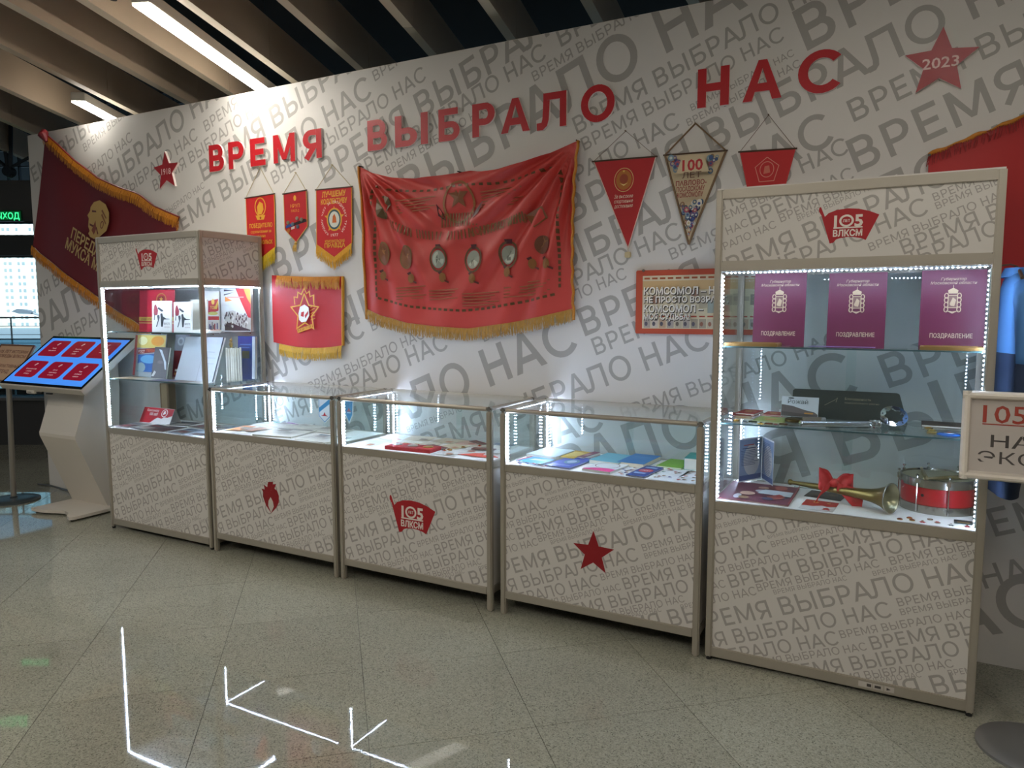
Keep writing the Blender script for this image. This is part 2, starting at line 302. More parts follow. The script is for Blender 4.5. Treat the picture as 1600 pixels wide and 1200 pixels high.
for i in range(-26, 14):
    for j in range(-20, 26):
        u = -.417 + (i + .5) * TS; v = -.61 + (j + .5) * TS; x = t2[0] * u + t1[0] * v; y = t2[1] * u + t1[1] * v
        if not (-15.5 < x < 5.6 and -6.6 < y < 9.6): continue
        dx, dy = x - 2.929, y + 3.118; fwd = -.4755 * dx + .8797 * dy; sd = .8797 * dx + .4755 * dy
        cells.append((math.hypot(dx, dy) + (100 if (fwd < .8 or abs(sd) > fwd * .75 + .7 or (y > .9 and x > -3.6)) else 0), x, y))
cells.sort(); rest = MB()
for k, (d, x, y) in enumerate(cells):
    if k < 290 and d < 100:
        o = bpy.data.objects.new('tile', tme); C.objects.link(o); o.parent = fl; o.location = (x, y, 0); o.rotation_euler = (0, 0, TA)
    else:
        h = TS / 2 - .0012; q = [(x + t2[0] * a + t1[0] * b_, y + t2[1] * a + t1[1] * b_) for a, b_ in ((-h, -h), (h, -h), (h, h), (-h, h))]
        rest.add([p + (0,) for p in q], [(0, 1, 2, 3)])
ro = rest.build('distant_tiles', FLOORM, fl); ro['kind'] = 'stuff'
# the ceiling: dark deck, deep fins fanning out
cl = struct(MB().box(-16, 6, -7, 10, 3.9, 4.0).build('ceiling', mat('#0a0b0c', .9)))
FINM = mat('#a3907a', .65, noise=.05, nscale=2); FINB = mat('#b8ab94', .55)
def sc9(x, y): return (2.929 + (x - 2.929) * .809, -3.118 + (y + 3.118) * .809)
fins = [((-7.0, 2.0), (-7.32, 2.4)), ((-5.62, 1.39), (-5.96, 1.89)), ((-4.41, .77), (-4.86, 1.54)), ((-3.28, .19), (-4.15, 1.89)), ((-2.38, -.27), (-3.14, 1.39)), ((-1.91, -.06), (-2.27, .76)), ((-1.34, .25), (-1.98, 1.9)), ((-.78, .56), (-1.25, 1.9)), ((-.2, .87), (-.51, 1.86)), ((.36, 1.17), (.19, 1.85)), ((.94, 1.49), (.87, 1.88)), ((1.55, 1.6), (1.53, 2.0)), ((2.15, 1.6), (2.17, 2.0)), ((2.8, 1.6), (2.86, 2.0)), ((3.45, 1.6), (3.55, 2.0))]
FZ = 3.12
for a, b_ in fins:
    p = Vector(sc9(*a)); q = Vector(sc9(*b_)); d = (q - p).normalized(); nn = Vector((d.y, -d.x))
    y0 = p + d * ((-3.6 - p.y) / d.y); L = (6.5 + 3.6) / d.y; n = 5
    off = random.uniform(0, .6)
    for k in range(n + 1):
        s0 = max(0, (k - 1) * L / n + off * 2); s1 = min(L, k * L / n + off * 2) - .004
        if s1 - s0 < .1: continue
        A = y0 + d * s0; B = y0 + d * s1; w = .058
        mb = MB(); vs = [(A.x, A.y), (B.x, B.y), (B.x + nn.x * w, B.y + nn.y * w), (A.x + nn.x * w, A.y + nn.y * w)]
        mb.add([v + (FZ,) for v in vs] + [v + (FZ + .27,) for v in vs], [(0, 1, 2, 3)], FINB)
        mb.add([v + (FZ,) for v in vs] + [v + (FZ + .27,) for v in vs], [(7, 6, 5, 4), (0, 4, 5, 1), (1, 5, 6, 2), (2, 6, 7, 3), (3, 7, 4, 0)], FINM)
        mb.build('fin_panel', None, cl)
MB().cyl((-.93, -.47, FZ + .05), (-.93, -.47, 3.9), .018, 10).build('hanger_rod', DARK, cl)
# rest of the hall shell, mostly out of the picture
struct(MB().box(5.9, 6, -7, 10, 0, 3.9).build('wall_right', mat('#a39c93', .8)))
struct(MB().box(-16, 6, -7.1, -7, 0, 3.9).build('wall_back', mat('#8b857d', .8)))
# printed exhibition wall
wd = struct(MB().box(-3.6, 4.6, .53, .64, 0, 2.955).build('wall_display', WALLW))
rows = WALL_ROWS
mb = MB()
for k, (e0, n0, s, i0, i1) in enumerate(rows):
    for j, q in enumerate(phrase_polys(e0, n0, s, i0, i1)):
        q = clip(q, -3.598, 4.598, .002, 2.953)
        if q: mb.add([(p[0], .5294 - .00002 * (j % 9) - .0002 * (k % 3), p[1]) for p in q], [tuple(range(len(q)))])
mb.build('printed_lettering', GREYW, wd)
MB().sweep([(-3.72, .50, .012), (-3.55, .505, .016), (-3.4, .50, .011), (-3.2, .47, .012), (-3.0, .46, .01)], .008, 6).build('cable', mat('#8a8d90', .3, .7), wd)

# far end of the hall: glazed front, seen left of the display wall (turned by 28 degrees)
FO = Vector((-5.946, 1.534, 0)); ft = Vector((.8797, .4755, 0)); fn = Vector((-.4755, .8797, 0)); FR = math.atan2(.4755, .8797)
def facade(name, m, x0, x1, y0, y1, z0, z1, parent=None):
    o = MB().box(x0, x1, y0, y1, z0, z1).build(name, m, parent, world=False)
    if parent is None: o.location = FO; o.rotation_euler = (0, 0, FR); struct(o)
    return o
CONC = mat('#3c3d3f', .75); STEEL = mat('#26303a', .5, .3)
fw = facade('wall_front', CONC, -12, 8, 0, .25, 0, .51)
facade('header', mat('#4d4e50', .75), -12, 8, -.05, .3, 2.5, 2.93, fw); facade('transom', mat('#2e3336', .6), -12, 8, -.08, .2, 2.12, 2.34, fw)
facade('sill', mat('#5a5c5e', .6), -12, 8, -.04, .28, .51, .54, fw)
for k, (nm, z0, z1, gm) in enumerate((('window_1', 1.2, 2.12, WINGLASS), ('window_2', 2.34, 2.5, WINGLASS), ('window_3', .54, 1.2, TEALGLASS), ('window_4', 2.93, 3.9, WINGLASS))):
    w = facade(nm, STEEL, -12, 8, .10, .14, z1 - .012, z1)
    facade('pane', gm, -12, 8, .115, .125, z0, z1 - .012, w)
    if k in (0, 2):
        for x in (-11, -8.5, -6, -3.5, -1.0, 1.6, 4.2, 6.8): facade('mullion', STEEL, x, x + .05, .08, .17, z0, z1, w)
    if k == 3:
        for i in range(60): facade('glazing_bar', STEEL, -4 + i * .125, -3.99 + i * .125, .10, .14, 2.93, 3.9, w)
        for i in range(5): facade('glazing_bar', STEEL, -4, 3.5, .10, .14, 3.1 + i * .17, 3.11 + i * .17, w)
# steelwork in front of the upper glazing and the dark service duct
def fp(x, y, z): v = FO + ft * x + fn * y; return (v.x, v.y, z)
def fs(x, y, z): return fp(x + .40, y, z)
sw = struct(MB().tube([fs(-.09, -.6, 3.6), fs(-.09, -.6, 3.2), fs(-.05, -.6, 3.06), fs(.06, -.6, 2.97)], .019, 10).tube([fs(.02, -.6, 3.7), fs(.08, -.6, 2.86)], .016, 10).tube([fs(.16, -.6, 3.7), fs(.10, -.6, 2.86)], .02, 10).tube([fs(.09, -.6, 2.95), fs(.3, -.6, 3.06)], .016, 8).cyl(fs(.09, -.64, 2.92), fs(.09, -.56, 2.92), .05, 14).build('trim_1', STEEL))
dq = struct(MB().bbox(-6.0, .70, -1.6, -1.1, 3.24, 3.62, .01).build('trim_2', mat('#33373a', .6))); dq.location = FO; dq.rotation_euler = (0, 0, FR)
# street outside
gr = struct(MB().box(-460, 200, 6, 480, -6.4, -6.0).build('ground', mat('#7d8f98', .9)))
gr.rotation_euler = (0, 0, FR)
def tower(label, x, y, w, h, col, wincol, cols, rows_, balc=None):
    t = thing('apartment_tower', label, 'building', fp(x, y, -6), (0, 0, FR))
    MB().box(0, w, 0, 16, 0, h).build('walls', mat(col, .8), t, world=False)
    mb = MB(); cw = w / cols; rh = h / rows_
    for i in range(cols):
        for j in range(rows_):
            for q in ((.18, .36), (.52, .74)):
                if random.random() < .9: mb.box((i + q[0]) * cw, (i + q[1]) * cw, -.12, .05, (j + .3) * rh, (j + .78) * rh)
    o = mb.build('windows', mat(wincol, .3), t, world=False); o['kind'] = 'stuff'
    if balc:
        mb = MB()
        for j in range(rows_): mb.box(.04 * w, .92 * w, -1.3, .05, (j + .2) * rh, (j + .5) * rh)
        o = mb.build('balconies', mat(balc, .7), t, world=False); o['kind'] = 'stuff'
tower('pale apartment tower with rows of grey windows, far outside the window', -224.5, 330, 30, 100, '#e9efec', '#8fa0a4', 5, 33)
tower('cream apartment tower with peach balcony bands at the left picture edge', -239.5, 322, 16, 96, '#efe4d6', '#9aa0a0', 3, 32, '#d9b8a2')
rl = thing('terrace_railing', 'white metal railing outside the window, in front of the towers', 'railing', fp(0, 2.2, 0), (0, 0, FR))
MB().cyl((-6, 0, 1.42), (2.5, 0, 1.42), .012, 10).build('handrail', mat('#e8eeee', .4), rl, world=False)
for z in (1.3, 1.18, 1.06): MB().cyl((-6, 0, z), (2.5, 0, z), .004, 6).build('rail', mat('#c5ced0', .4), rl, world=False)
for x in (-5.0, -3.2, -1.48, .3, 2.2): MB().cyl((x, 0, .0), (x, 0, 1.42), .012, 8).build('post', mat('#dfe6e6', .4), rl, world=False)
MB().box(-6, 2.5, -.1, 4, -.1, 0).build('terrace_slab', mat('#8797a0', .8), rl, world=False)
sl = thing('street_lamp', 'grey street lamp head outside the window', 'lamp', fp(-8.72, 14, -6), (0, 0, FR))
MB().prism([(-.60, 7.50), (-.42, 7.58), (-.15, 7.54), (.0, 7.47), (-.03, 7.42), (-.35, 7.43)], -.12, .12).build('lamp_head', mat('#66727c', .4), sl, world=False)
MB().sweep([(-.05, 0, 7.46), (.3, 0, 7.36), (.55, 0, 7.1), (.6, 0, 6), (.6, 0, 0)], .035, 8).build('mast', mat('#9aa4aa', .4), sl, world=False)
# exit sign and its reflection
def exit_sign_or_reflection(label, x, y, z, w, h, em, txt):
    t = thing('exit_sign_or_reflection', label, 'sign', fp(x, y, z), (0, 0, FR))
    MB().bbox(-w / 2, w / 2, 0, .05, 0, h, .006).build('case', mat('#123a26', .4), t, world=False)
    MB().box(-w / 2 + .012, w / 2 - .012, -.004, 0, .012, h - .012).build('lit_panel', mat('#0c5a30', .4, emit=.35 * em), t, world=False)
    prints(t, [('t', txt, 0, h * .2, h * .55, mat('#35e88a', .4, emit=1.3 * em), dict(align='C', bold=.03, width=w * .86))], name='lettering', y=-.004, world=False)
    for q in (-.4, .4): MB().cyl((w * q, .025, h), (w * q, .025, h + .2), .004, 6).build('suspension_rod', STEEL, t, world=False)
exit_sign_or_reflection('green lit exit sign hanging near the left picture edge', .44, -1.2, 2.53, .62, .165, 1.0, 'ВЫХОД')
exit_sign_or_reflection('dimmer green reflection of the exit sign, built solid under the header beside the display wall', .06, -.06, 2.49, .36, .12, .8, 'ВЫХОД')  # glass reflection of the first sign, modelled as a second glowing case

# ---------------------------------------------------------------- linear ceiling lights
def luminaire(label, p, q, w=.10, z=3.06):
    p = Vector(p + (z,)); q = Vector(q + (z,)); d = (q - p); L = d.length; t = thing('linear_light', label, 'lamp', (p + q) / 2, (0, 0, math.atan2(d.y, d.x)), 'linear ceiling lights')
    MB().bbox(-L / 2, L / 2, -w / 2, w / 2, .006, .07, .004).build('housing', mat('#c9c4ba', .5), t, world=False)
    MB().box(-L / 2 + .004, L / 2 - .004, -w / 2 + .004, w / 2 - .004, -.004, .006).build('diffuser', TUBEM, t, world=False)
    for x in (-L * .4, L * .4): MB().cyl((x, 0, .07), (x, 0, .84), .003, 6).build('suspension_wire', STEEL, t, world=False)
luminaire('long bright linear ceiling light running over the display wall', (-.60, -.55), (-1.30, 1.05))
luminaire('short bright linear ceiling light above the left banner', (-2.62, .36), (-3.0, .98))
luminaire('linear ceiling light at the right, above the blue jacket, out of the picture', (3.05, -1.55), (3.1, -.75))
for nm, p, q in (('at the left of the visitor', (-3.0, -4.6), (-3.6, -3.0)), ('before the left cabinet', (-.9, -3.6), (-1.5, -2.1)), ('over the visitor', (1.5, -4.6), (1.3, -3.0)), ('at the right of the visitor', (4.2, -4.4), (4.3, -2.8))):
    luminaire('linear ceiling light %s, out of the picture' % nm, p, q, w=.16)
# ---------------------------------------------------------------- raised lettering and stars on the wall
FOAM = mat('#e9dcd6', .6); TITLE = mat('#b3141f', .42)
words = [('first', [('В', -1.414, -1.268), ('Р', -1.223, -1.076), ('Е', -1.015, -.877), ('М', -.804, -.614), ('Я', -.545, -.388)]),
         ('second', [('В', -.023, .125), ('Ы', .183, .418), ('Б', .492, .634), ('Р', .717, .861), ('А', .9, 1.076), ('Л', 1.125, 1.289), ('О', 1.371, 1.555)]),
         ('third', [('Н', 1.972, 2.12), ('А', 2.182, 2.355), ('С', 2.422, 2.605)])]
NTH = ('first', 'second', 'third', 'fourth', 'fifth', 'sixth', 'seventh')
for wn, ls in words:
    for li, (ch, x0, x1) in enumerate(ls):
        w = GL[ch][1]; h = .179; k = (x1 - x0) / w; z0 = 2.467
        t = thing('raised_letter', 'raised red letter %s, %s letter of the %s word of the big title' % (ch, NTH[li], wn), 'letter', ((x0 + x1) / 2, .53, z0), group='raised red title letters')
        mb = MB(); fc = MB()
        for q in glyph(ch, .205):
            pts = [(x0 + p[0] * k, z0 + p[1] * h) for p in q]; ar = sum(pts[i][0] * pts[(i + 1) % len(pts)][1] - pts[(i + 1) % len(pts)][0] * pts[i][1] for i in range(len(pts)))
            if abs(ar) < 1e-9: continue
            if ar < 0: pts.reverse()
            mb.prism(pts, .5145, .53); fc.add([(p[0], .514 - .00003 * (len(fc.f) % 7), p[1]) for p in pts], [tuple(range(len(pts)))])
        mb.build('foam_core', FOAM, t); fc.build('red_face', TITLE, t)
for x, z, r, rot, yr, lab in ((-1.866, 2.512, .142, -.04, '1918', 'small raised red star with 1918, left of the title'), (2.976, 2.525, .14, .03, '2023', 'larger raised red star with 2023, right of the title')):
    t = thing('raised_star', lab, 'star', (x, .53, z)); P = star_pts(x, z, r, .45, rot); P.reverse()
    mb = MB(); mb.prism(P, .5125, .53); mb.build('foam_core', FOAM, t)
    MB().add([(p[0], .512, p[1]) for p in P], [tuple(range(10))]).build('red_face', mat('#9c1822', .42), t)
    prints(t, [('t', yr, x, z - .022, .042, '#e6c4bf', dict(align='C', bold=.02, xs=1.15 if yr == '2023' else .95))], y=.5118, name='lettering')

# ---------------------------------------------------------------- banners
def strands(mb, path, length, n, dirv=(0, 0, -1), w=.004, jit=.25, y=.0, seed=1, spread=.25):
    """fringe threads hanging from a path of (x, y, z) points"""
    rd = random.Random(seed); path = [Vector(p) for p in path]; seg = [0]
    for a, b in zip(path[:-1], path[1:]): seg.append(seg[-1] + (b - a).length)
    D = Vector(dirv).normalized()
    for i in range(n):
        s = (i + rd.random()) / n * seg[-1]; k = max(j for j in range(len(seg)) if seg[j] <= s + 1e-9); k = min(k, len(path) - 2)
        p = path[k].lerp(path[k + 1], (s - seg[k]) / max(1e-9, seg[k + 1] - seg[k])); tng = (path[k + 1] - path[k]).normalized()
        L = length * (1 - jit * rd.random()); off = tng * (rd.random() - .5) * spread * length + Vector((0, (rd.random() - .7) * .012, 0)); q = p + D * L + off; m_ = p.lerp(q, .5) + Vector((0, -.003 - .004 * rd.random(), 0)) + tng * (rd.random() - .5) * .004
        ww = w * (.7 + .6 * rd.random()); y_ = -.002 - .004 * rd.random(); a = tng * ww / 2
        vs = [p - a, p + a, m_ + a, m_ - a, q + a * .6, q - a * .6]; vs = [Vector((v.x, v.y + y_, v.z)) for v in vs]
        mb.add(vs, [(0, 1, 2, 3), (3, 2, 4, 5)])
    return mb
# large embroidered red banner
TOP = [(-.076, 2.38), (.028, 2.332), (.156, 2.297), (.341, 2.274), (.52, 2.280), (.70, 2.290), (.762, 2.281), (.898, 2.278), (1.056, 2.3), (1.208, 2.334), (1.359, 2.379)]
BOT = [(-.045, 1.518), (.073, 1.479), (.265, 1.436), (.449, 1.419), (.685, 1.407), (.95, 1.44), (1.161, 1.478), (1.337, 1.519)]
def bf_y(x, z):
    r1 = math.hypot(x + .076, z - 2.38); a1 = math.atan2(z - 2.38, x + .076); r2 = math.hypot(x - 1.359, z - 2.379); a2 = math.atan2(z - 2.379, 1.359 - x)
    f1 = math.sin(a1 * 26 + 1.5 * r1) * math.exp(-max(0, r1 - .25) * 1.7) * min(1, r1 * 5) * math.exp(-max(0, x - .35) * 3)
    f2 = math.sin(a2 * 24 + 2.2 * r2 + .6) * math.exp(-max(0, r2 - .45) * 1.1) * min(1, r2 * 5) * math.exp(-max(0, .75 - x) * 2.2)
    f3 = .5 * math.sin(9 * x + 3 * z) + .35 * math.sin(31 * x - 12 * z) * math.exp(-((z - 1.75) / .3) ** 2)
    f1 = f1 - .35 * math.sin(a1 * 43 + 3 * r1) * math.exp(-r1 * 1.2) * min(1, r1 * 5); f2 = f2 + .4 * math.sin(a2 * 41 - 2 * r2) * math.exp(-r2 * .9) * min(1, r2 * 5)
    return .500 - .017 * f1 - .021 * f2 - .006 * f3
def bf(u, v, k=0.0):
    xl = -.076 + .031 * v; xr = 1.359 - .022 * v - .018 * math.sin(v * 3); x = xl + (xr - xl) * u; zt = interp(TOP, x); zb = interp(BOT, x); z = zt + (zb - zt) * v
    return (x, bf_y(x, z) - k, z)
t = thing('banner', 'large draped red satin banner with medals and gold fringe, mid wall', 'banner', (.64, .53, 1.4))
SATIN = mat('#c03a33', .5, noise=.05, nscale=5, spec=.6)
cloth = MB().grid(bf, 150, 90).build('cloth', SATIN, t, smooth=True)
onb = lambda u, v, k: (u, bf_y(u, v) - .002 - k, v)
BR, BR2, GR_, DK = '#5e3f1c', '#74552a', '#9a9a86', '#4b1216'
sp = []
def dashes(pts, col, w, gap=.35, n=40):
    for i in range(n):
        a = i / n; b = (i + 1 - gap) / n; P = []
        for s in (a, b): k = s * (len(pts) - 1); j = min(int(k), len(pts) - 2); P.append((pts[j][0] + (pts[j + 1][0] - pts[j][0]) * (k - j), pts[j][1] + (pts[j + 1][1] - pts[j][1]) * (k - j)))
        for q in stroke(P, w): sp.append(('p', q, col))
dashes([(x, interp(BOT, x) + .10) for x in [.05 + .12 * i for i in range(11)]], BR, .014, .4, 30)
dashes([(x, interp(TOP, x) - .075) for x in [.04 + .12 * i for i in range(11)]], BR, .013, .5, 26)
dashes([(.012, 2.24), (.03, 1.9), (.045, 1.58)], BR, .014, .35, 18); dashes([(1.27, 2.24), (1.255, 1.9), (1.26, 1.62)], BR, .014, .35, 18)
# portrait in profile at upper left
sp.append(('p', [(.045, 2.16), (.06, 2.185), (.10, 2.195), (.14, 2.18), (.152, 2.14), (.14, 2.10), (.138, 2.07), (.115, 2.055), (.085, 2.062), (.06, 2.075), (.052, 2.11)], '#5b4524'))
sp.append(('p', [(.075, 2.13), (.12, 2.125), (.118, 2.08), (.085, 2.075)], '#87683a'))
# star and sheaf in the middle, dark hollows either side
sp.append(('s', .634, 2.15, .075, '#7c4a26')); sp.append(('o', .634, 2.12, .105, .12, .014, '#8c5a2c'))
for sgn in (-1, 1): sp.append(('p', [(.634 + sgn * .15, 2.12), (.634 + sgn * .135, 2.05), (.634 + sgn * .09, 2.02), (.634 + sgn * .10, 2.06)], DK))
for i in range(13): x = .634 + (i - 6) * .018; sp.append(('p', [(x - .004, 2.06), (x + .004, 2.06), (x + (i - 6) * .003 + .004, 1.985), (x + (i - 6) * .003 - .004, 1.985)], BR2))
# ribbon with gold words across the middle
rib = [(.16, 2.02), (.3, 1.965), (.45, 1.94), (.634, 1.935), (.80, 1.955), (.95, 1.985), (1.06, 2.02)]
for i in range(42):
    s = i / 42; k = s * 6; j = min(int(k), 5); x = rib[j][0] + (rib[j + 1][0] - rib[j][0]) * (k - j); z = rib[j][1] + (rib[j + 1][1] - rib[j][1]) * (k - j)
    if i % 9 != 8: sp.append(('p', [(x - .0035, z - .025), (x + .004, z - .025), (x + .006, z + .025), (x - .002, z + .025)], BR2))
sp.append(('q', text_polys('КОМСОМОЛЬСКАЯ', .72, 1.925, .04, bold=.01, ang=.18, xs=.72), '#7e5c30'))
for x, z in ((.101, 1.852), (.265, 1.825)): sp += [('e', x, z, .042, .062, '#7d4a28'), ('o', x, z, .05, .07, .010, BR2), ('s', x, z + .01, .026, '#a06a34')]
for x, z in ((.494, 1.805), (.728, 1.795), (.956, 1.813)): sp += [('o', x, z, .062, .075, .012, BR), ('e', x, z, .046, .052, '#8f9284'), ('e', x, z, .038, .044, '#b4b8aa'), ('p', [(x - .015, z - .03), (x - .018, z + .01), (x - .002, z + .03), (x + .016, z + .018), (x + .012, z - .01), (x + .018, z - .03)], '#6c6f64'), ('p', [(x - .02, z + .085), (x + .02, z + .085), (x + .014, z + .06), (x - .014, z + .06)], DK)]
sp += [('e', 1.16, 1.86, .045, .05, '#6a3a22'), ('p', [(1.06, 2.02), (1.17, 2.06), (1.19, 2.0), (1.12, 1.95)], '#7b4a26'), ('s', 1.16, 1.87, .04, '#8a5c30')]
for (x, z, w, n) in ((.20, 2.15, .28, 5), (.78, 2.16, .26, 6), (.19, 1.64, .22, 5), (.43, 1.62, .2, 4), (.66, 1.6, .24, 5), (.93, 1.63, .18, 4), (1.07, 1.66, .14, 5)):
    for i in range(n):
        sp.append(('p', [(x, z - i * .017), (x + w * (1 - .12 * (i % 3)), z - i * .017 + .01), (x + w * (1 - .12 * (i % 3)), z - i * .017 + .016), (x, z - i * .017 + .006)], '#93532f'))
for x, z in ((.30, 1.70), (.52, 1.70), (.73, 1.69), (.95, 1.72), (1.10, 1.76), (1.19, 1.76), (.09, 1.72)): sp += [('e', x, z, .022, .028, '#8a5a2a'), ('p', [(x - .03, z + .03), (x - .005, z + .04), (x + .0, z + .028), (x - .02, z + .018)], DK), ('p', [(x + .012, z - .012), (x + .04, z - .024), (x + .036, z - .034), (x + .01, z - .022)], '#5d2419')]
prints(t, sp, mp=onb, name='embroidery', step=.00003)
FR1 = mat('#b78a3c', .55, noise=.25, nscale=60); FR2 = mat('#c07a1c', .55, noise=.2, nscale=80)
mb = MB(); strands(mb, [bf(i / 40, 1.0, .002) for i in range(41)], .075, 620, w=.0045, seed=3); o = mb.build('bottom_fringe', FR1, t); o['kind'] = 'stuff'
for nm, u in (('side_cord', 0), ('side_cord', 1)):
    pth = [Vector(bf(u, i / 30, .004)) + Vector((-.006 if u == 0 else .006 + .004 * math.sin(i * 1.7), 0, 0)) for i in range(31)]
    MB().sweep(pth + [pth[-1] + Vector((0, 0, -.06))], .008, 7).build(nm, FR2, t, smooth=True)
for x, z in ((-.074, 2.382), (.634, 2.288), (1.357, 2.381)): MB().cyl((x, .53, z), (x, .49, z), .004, 8).build('wall_pin', DARK, t)

# left diagonal banner
UP = [(0, -3.25, 2.925), (.1, -3.104, 2.827), (.23, -2.912, 2.68), (.40, -2.641, 2.528), (.57, -2.376, 2.432), (.69, -2.183, 2.377), (.82, -2.0, 2.275), (1, -1.735, 2.179)]
LO = [(0, -3.509, 2.05), (.06, -3.446, 1.99), (.28, -3.108, 1.80), (.54, -2.707, 1.6), (.79, -2.325, 1.45), (1, -2.0, 1.29)]
def ip(P, s): return (interp([(a, b) for a, b, c in P], s), interp([(a, c) for a, b, c in P], s))
def lb(s, v, k=0.0):
    a = ip(UP, s); b = ip(LO, s); x = a[0] + (b[0] - a[0]) * v; z = a[1] + (b[1] - a[1]) * v
    return (x, .505 - .03 * math.exp(-s * 5) - .010 * math.sin(7 * s + 2) * v - .006 * math.sin(16 * s - 3 * v) - k, z)
t = thing('banner', 'dark red banner hung aslant with gold portrait and amber fringe, behind the left cabinet', 'banner', (-2.6, .53, 1.4))
MB().grid(lb, 60, 24).build('cloth', mat('#640e17', .6, noise=.05, nscale=4), t, smooth=True)
def tilt(u, v): return (u * .894 + v * .447, -u * .447 + v * .894)   # banner frame: u along its long side
def onl(cx, cz):
    def f(u, v, k):
        a = tilt(u, v); x, z = cx + a[0], cz + a[1]
        s = min(1, max(0, (x + 3.25) / 1.5)); return (x, .468 - k, z)
    return f
HEAD = [(-.10, -.09), (-.115, -.03), (-.14, -.015), (-.12, .03), (-.125, .06), (-.10, .11), (-.04, .15), (.04, .15), (.10, .11), (.125, .04), (.12, -.03), (.08, -.08), (.05, -.12), (.0, -.15), (-.05, -.155), (-.08, -.14), (-.07, -.115)]
sp = [('p', HEAD, '#b09050')]
sp += [('p', [(-.10, .045), (-.05, .06), (-.045, .05), (-.095, .03)], '#5a2018'), ('p', [(-.09, -.06), (-.04, -.055), (-.04, -.07), (-.085, -.075)], '#5a2018'), ('p', [(-.03, -.01), (.0, -.07), (-.01, -.12), (-.05, -.10)], '#7a3a20'), ('o', .055, -.01, .02, .03, .008, '#6a2c1c'), ('p', [(.02, .10), (.09, .06), (.085, .05), (.01, .085)], '#7a4a26'), ('p', [(.03, .07), (.10, .02), (.095, .01), (.02, .055)], '#7a4a26'), ('p', [(.0, -.05), (.04, -.09), (.03, -.1), (-.005, -.06)], '#6a2c1c')]
prints(t, sp, mp=onl(-2.62, 2.20), name='embroidered_portrait', step=.0003)
sp = [('t', 'ПЕРЕДАЮЩЕЕ', -.41, -.02, .085, '#b89a5c', dict(bold=.03, xs=.78)), ('t', 'МУКСА МОСК', -.45, -.125, .085, '#b89a5c', dict(bold=.03, xs=.78))]
prints(t, sp, mp=onl(-2.61, 1.925), name='embroidered_words', step=.0003)
mb = MB(); strands(mb, [lb(i / 40, .005, .006) for i in range(41)], .085, 420, dirv=(-.35, 0, -.93), w=.0075, seed=5, spread=.1); strands(mb, [lb(1, i / 12 * .3, .006) for i in range(13)], .06, 60, dirv=(.1, 0, -1), w=.006, seed=6); mb.build('upper_fringe', FR2, t)['kind'] = 'stuff'
mb = MB(); strands(mb, [lb(i / 40, 1.0, .004) for i in range(41)], .085, 420, dirv=(-.3, 0, -.95), w=.0075, seed=8, spread=.1); mb.build('lower_fringe', FR2, t)['kind'] = 'stuff'
MB().sweep([lb(i / 40, 0, .004) for i in range(41)], .006, 6).build('hem', mat('#74121a', .5), t)
MB().sweep([(-3.25, .47, 2.93), (-3.23, .44, 2.90), (-3.2, .45, 2.85)], [.03, .035, .012], 8).build('gathered_corner', mat('#640e17', .6), t)

# right red flag, cut by the picture edge
def rf(s, v, k=0.0):
    x = 2.95 + .95 * s; zt = 2.153 + .395 * s - .02 * math.sin(PI * s); zb = 1.45 + .2 * s; return (x + .02 * v, .505 - .01 * math.sin(9 * s + 2 * v) - k, zt + (zb - zt) * v)
t = thing('banner', 'plain bright red banner with thin amber cord, cut by the right picture edge', 'banner', (3.4, .53, 1.5))
MB().grid(rf, 40, 20).build('cloth', mat('#b01a1c', .55), t, smooth=True)
mb = MB(); strands(mb, [rf(i / 30, .0, .004) for i in range(31)], .05, 150, w=.004, seed=9, spread=.5); mb.build('red_threads', mat('#8a1a1a', .6), t)['kind'] = 'stuff'
MB().sweep([Vector(rf(i / 60, 0, .004)) + Vector((0, 0, .003 * math.sin(i * 1.3))) for i in range(61)], [.007 + .003 * math.sin(i * .8) for i in range(61)], 7).build('amber_cord', FR2, t, smooth=True)
MB().cyl((2.953, .53, 2.15), (2.953, .485, 2.15), .006, 10).build('wall_pin', CHROME, t)

# square red flag with badge
t = thing('banner', 'small square red flag with flame badge and yellow fringe below the pennants', 'banner', (-.55, .53, 1.2))
def sf(s, v, k=0.0): return (-.846 + .597 * s - .004 * v, .512 - .006 * math.sin(5 * s + 1) - .004 * math.sin(11 * s + 3 * v) - k, 1.746 - .022 * s - .006 * math.sin(PI * s) + (1.30 - 1.746 - .02 * math.sin(PI * s)) * v + .012 * s * v)
MB().grid(sf, 30, 20).build('cloth', mat('#b81d22', .5), t, smooth=True)
mb = MB(); strands(mb, [sf(.10 + .88 * i / 30, .0, .006) for i in range(31)], .085, 170, w=.008, seed=11, spread=.5, jit=.4); mb.build('upper_fringe', FR2, t)['kind'] = 'stuff'
mb = MB(); strands(mb, [sf(.10 + .9 * i / 30, 1.0, .004) for i in range(31)], .085, 260, w=.006, seed=12); mb.build('lower_fringe', mat('#c79a24', .55, noise=.2, nscale=80), t)['kind'] = 'stuff'
MB().sweep([Vector(sf(1, i / 20, .004)) + Vector((.008, 0, 0)) for i in range(21)], .010, 7).build('side_cord', mat('#c98d1e', .6), t)
Y = '#d99a24'; cx, cz = -.555, 1.50
fl_ = [(-.085, .05), (-.09, .10), (-.06, .095), (-.055, .13), (-.025, .115), (.0, .155), (.02, .12), (.045, .135), (.05, .10), (.08, .11), (.08, .05)]
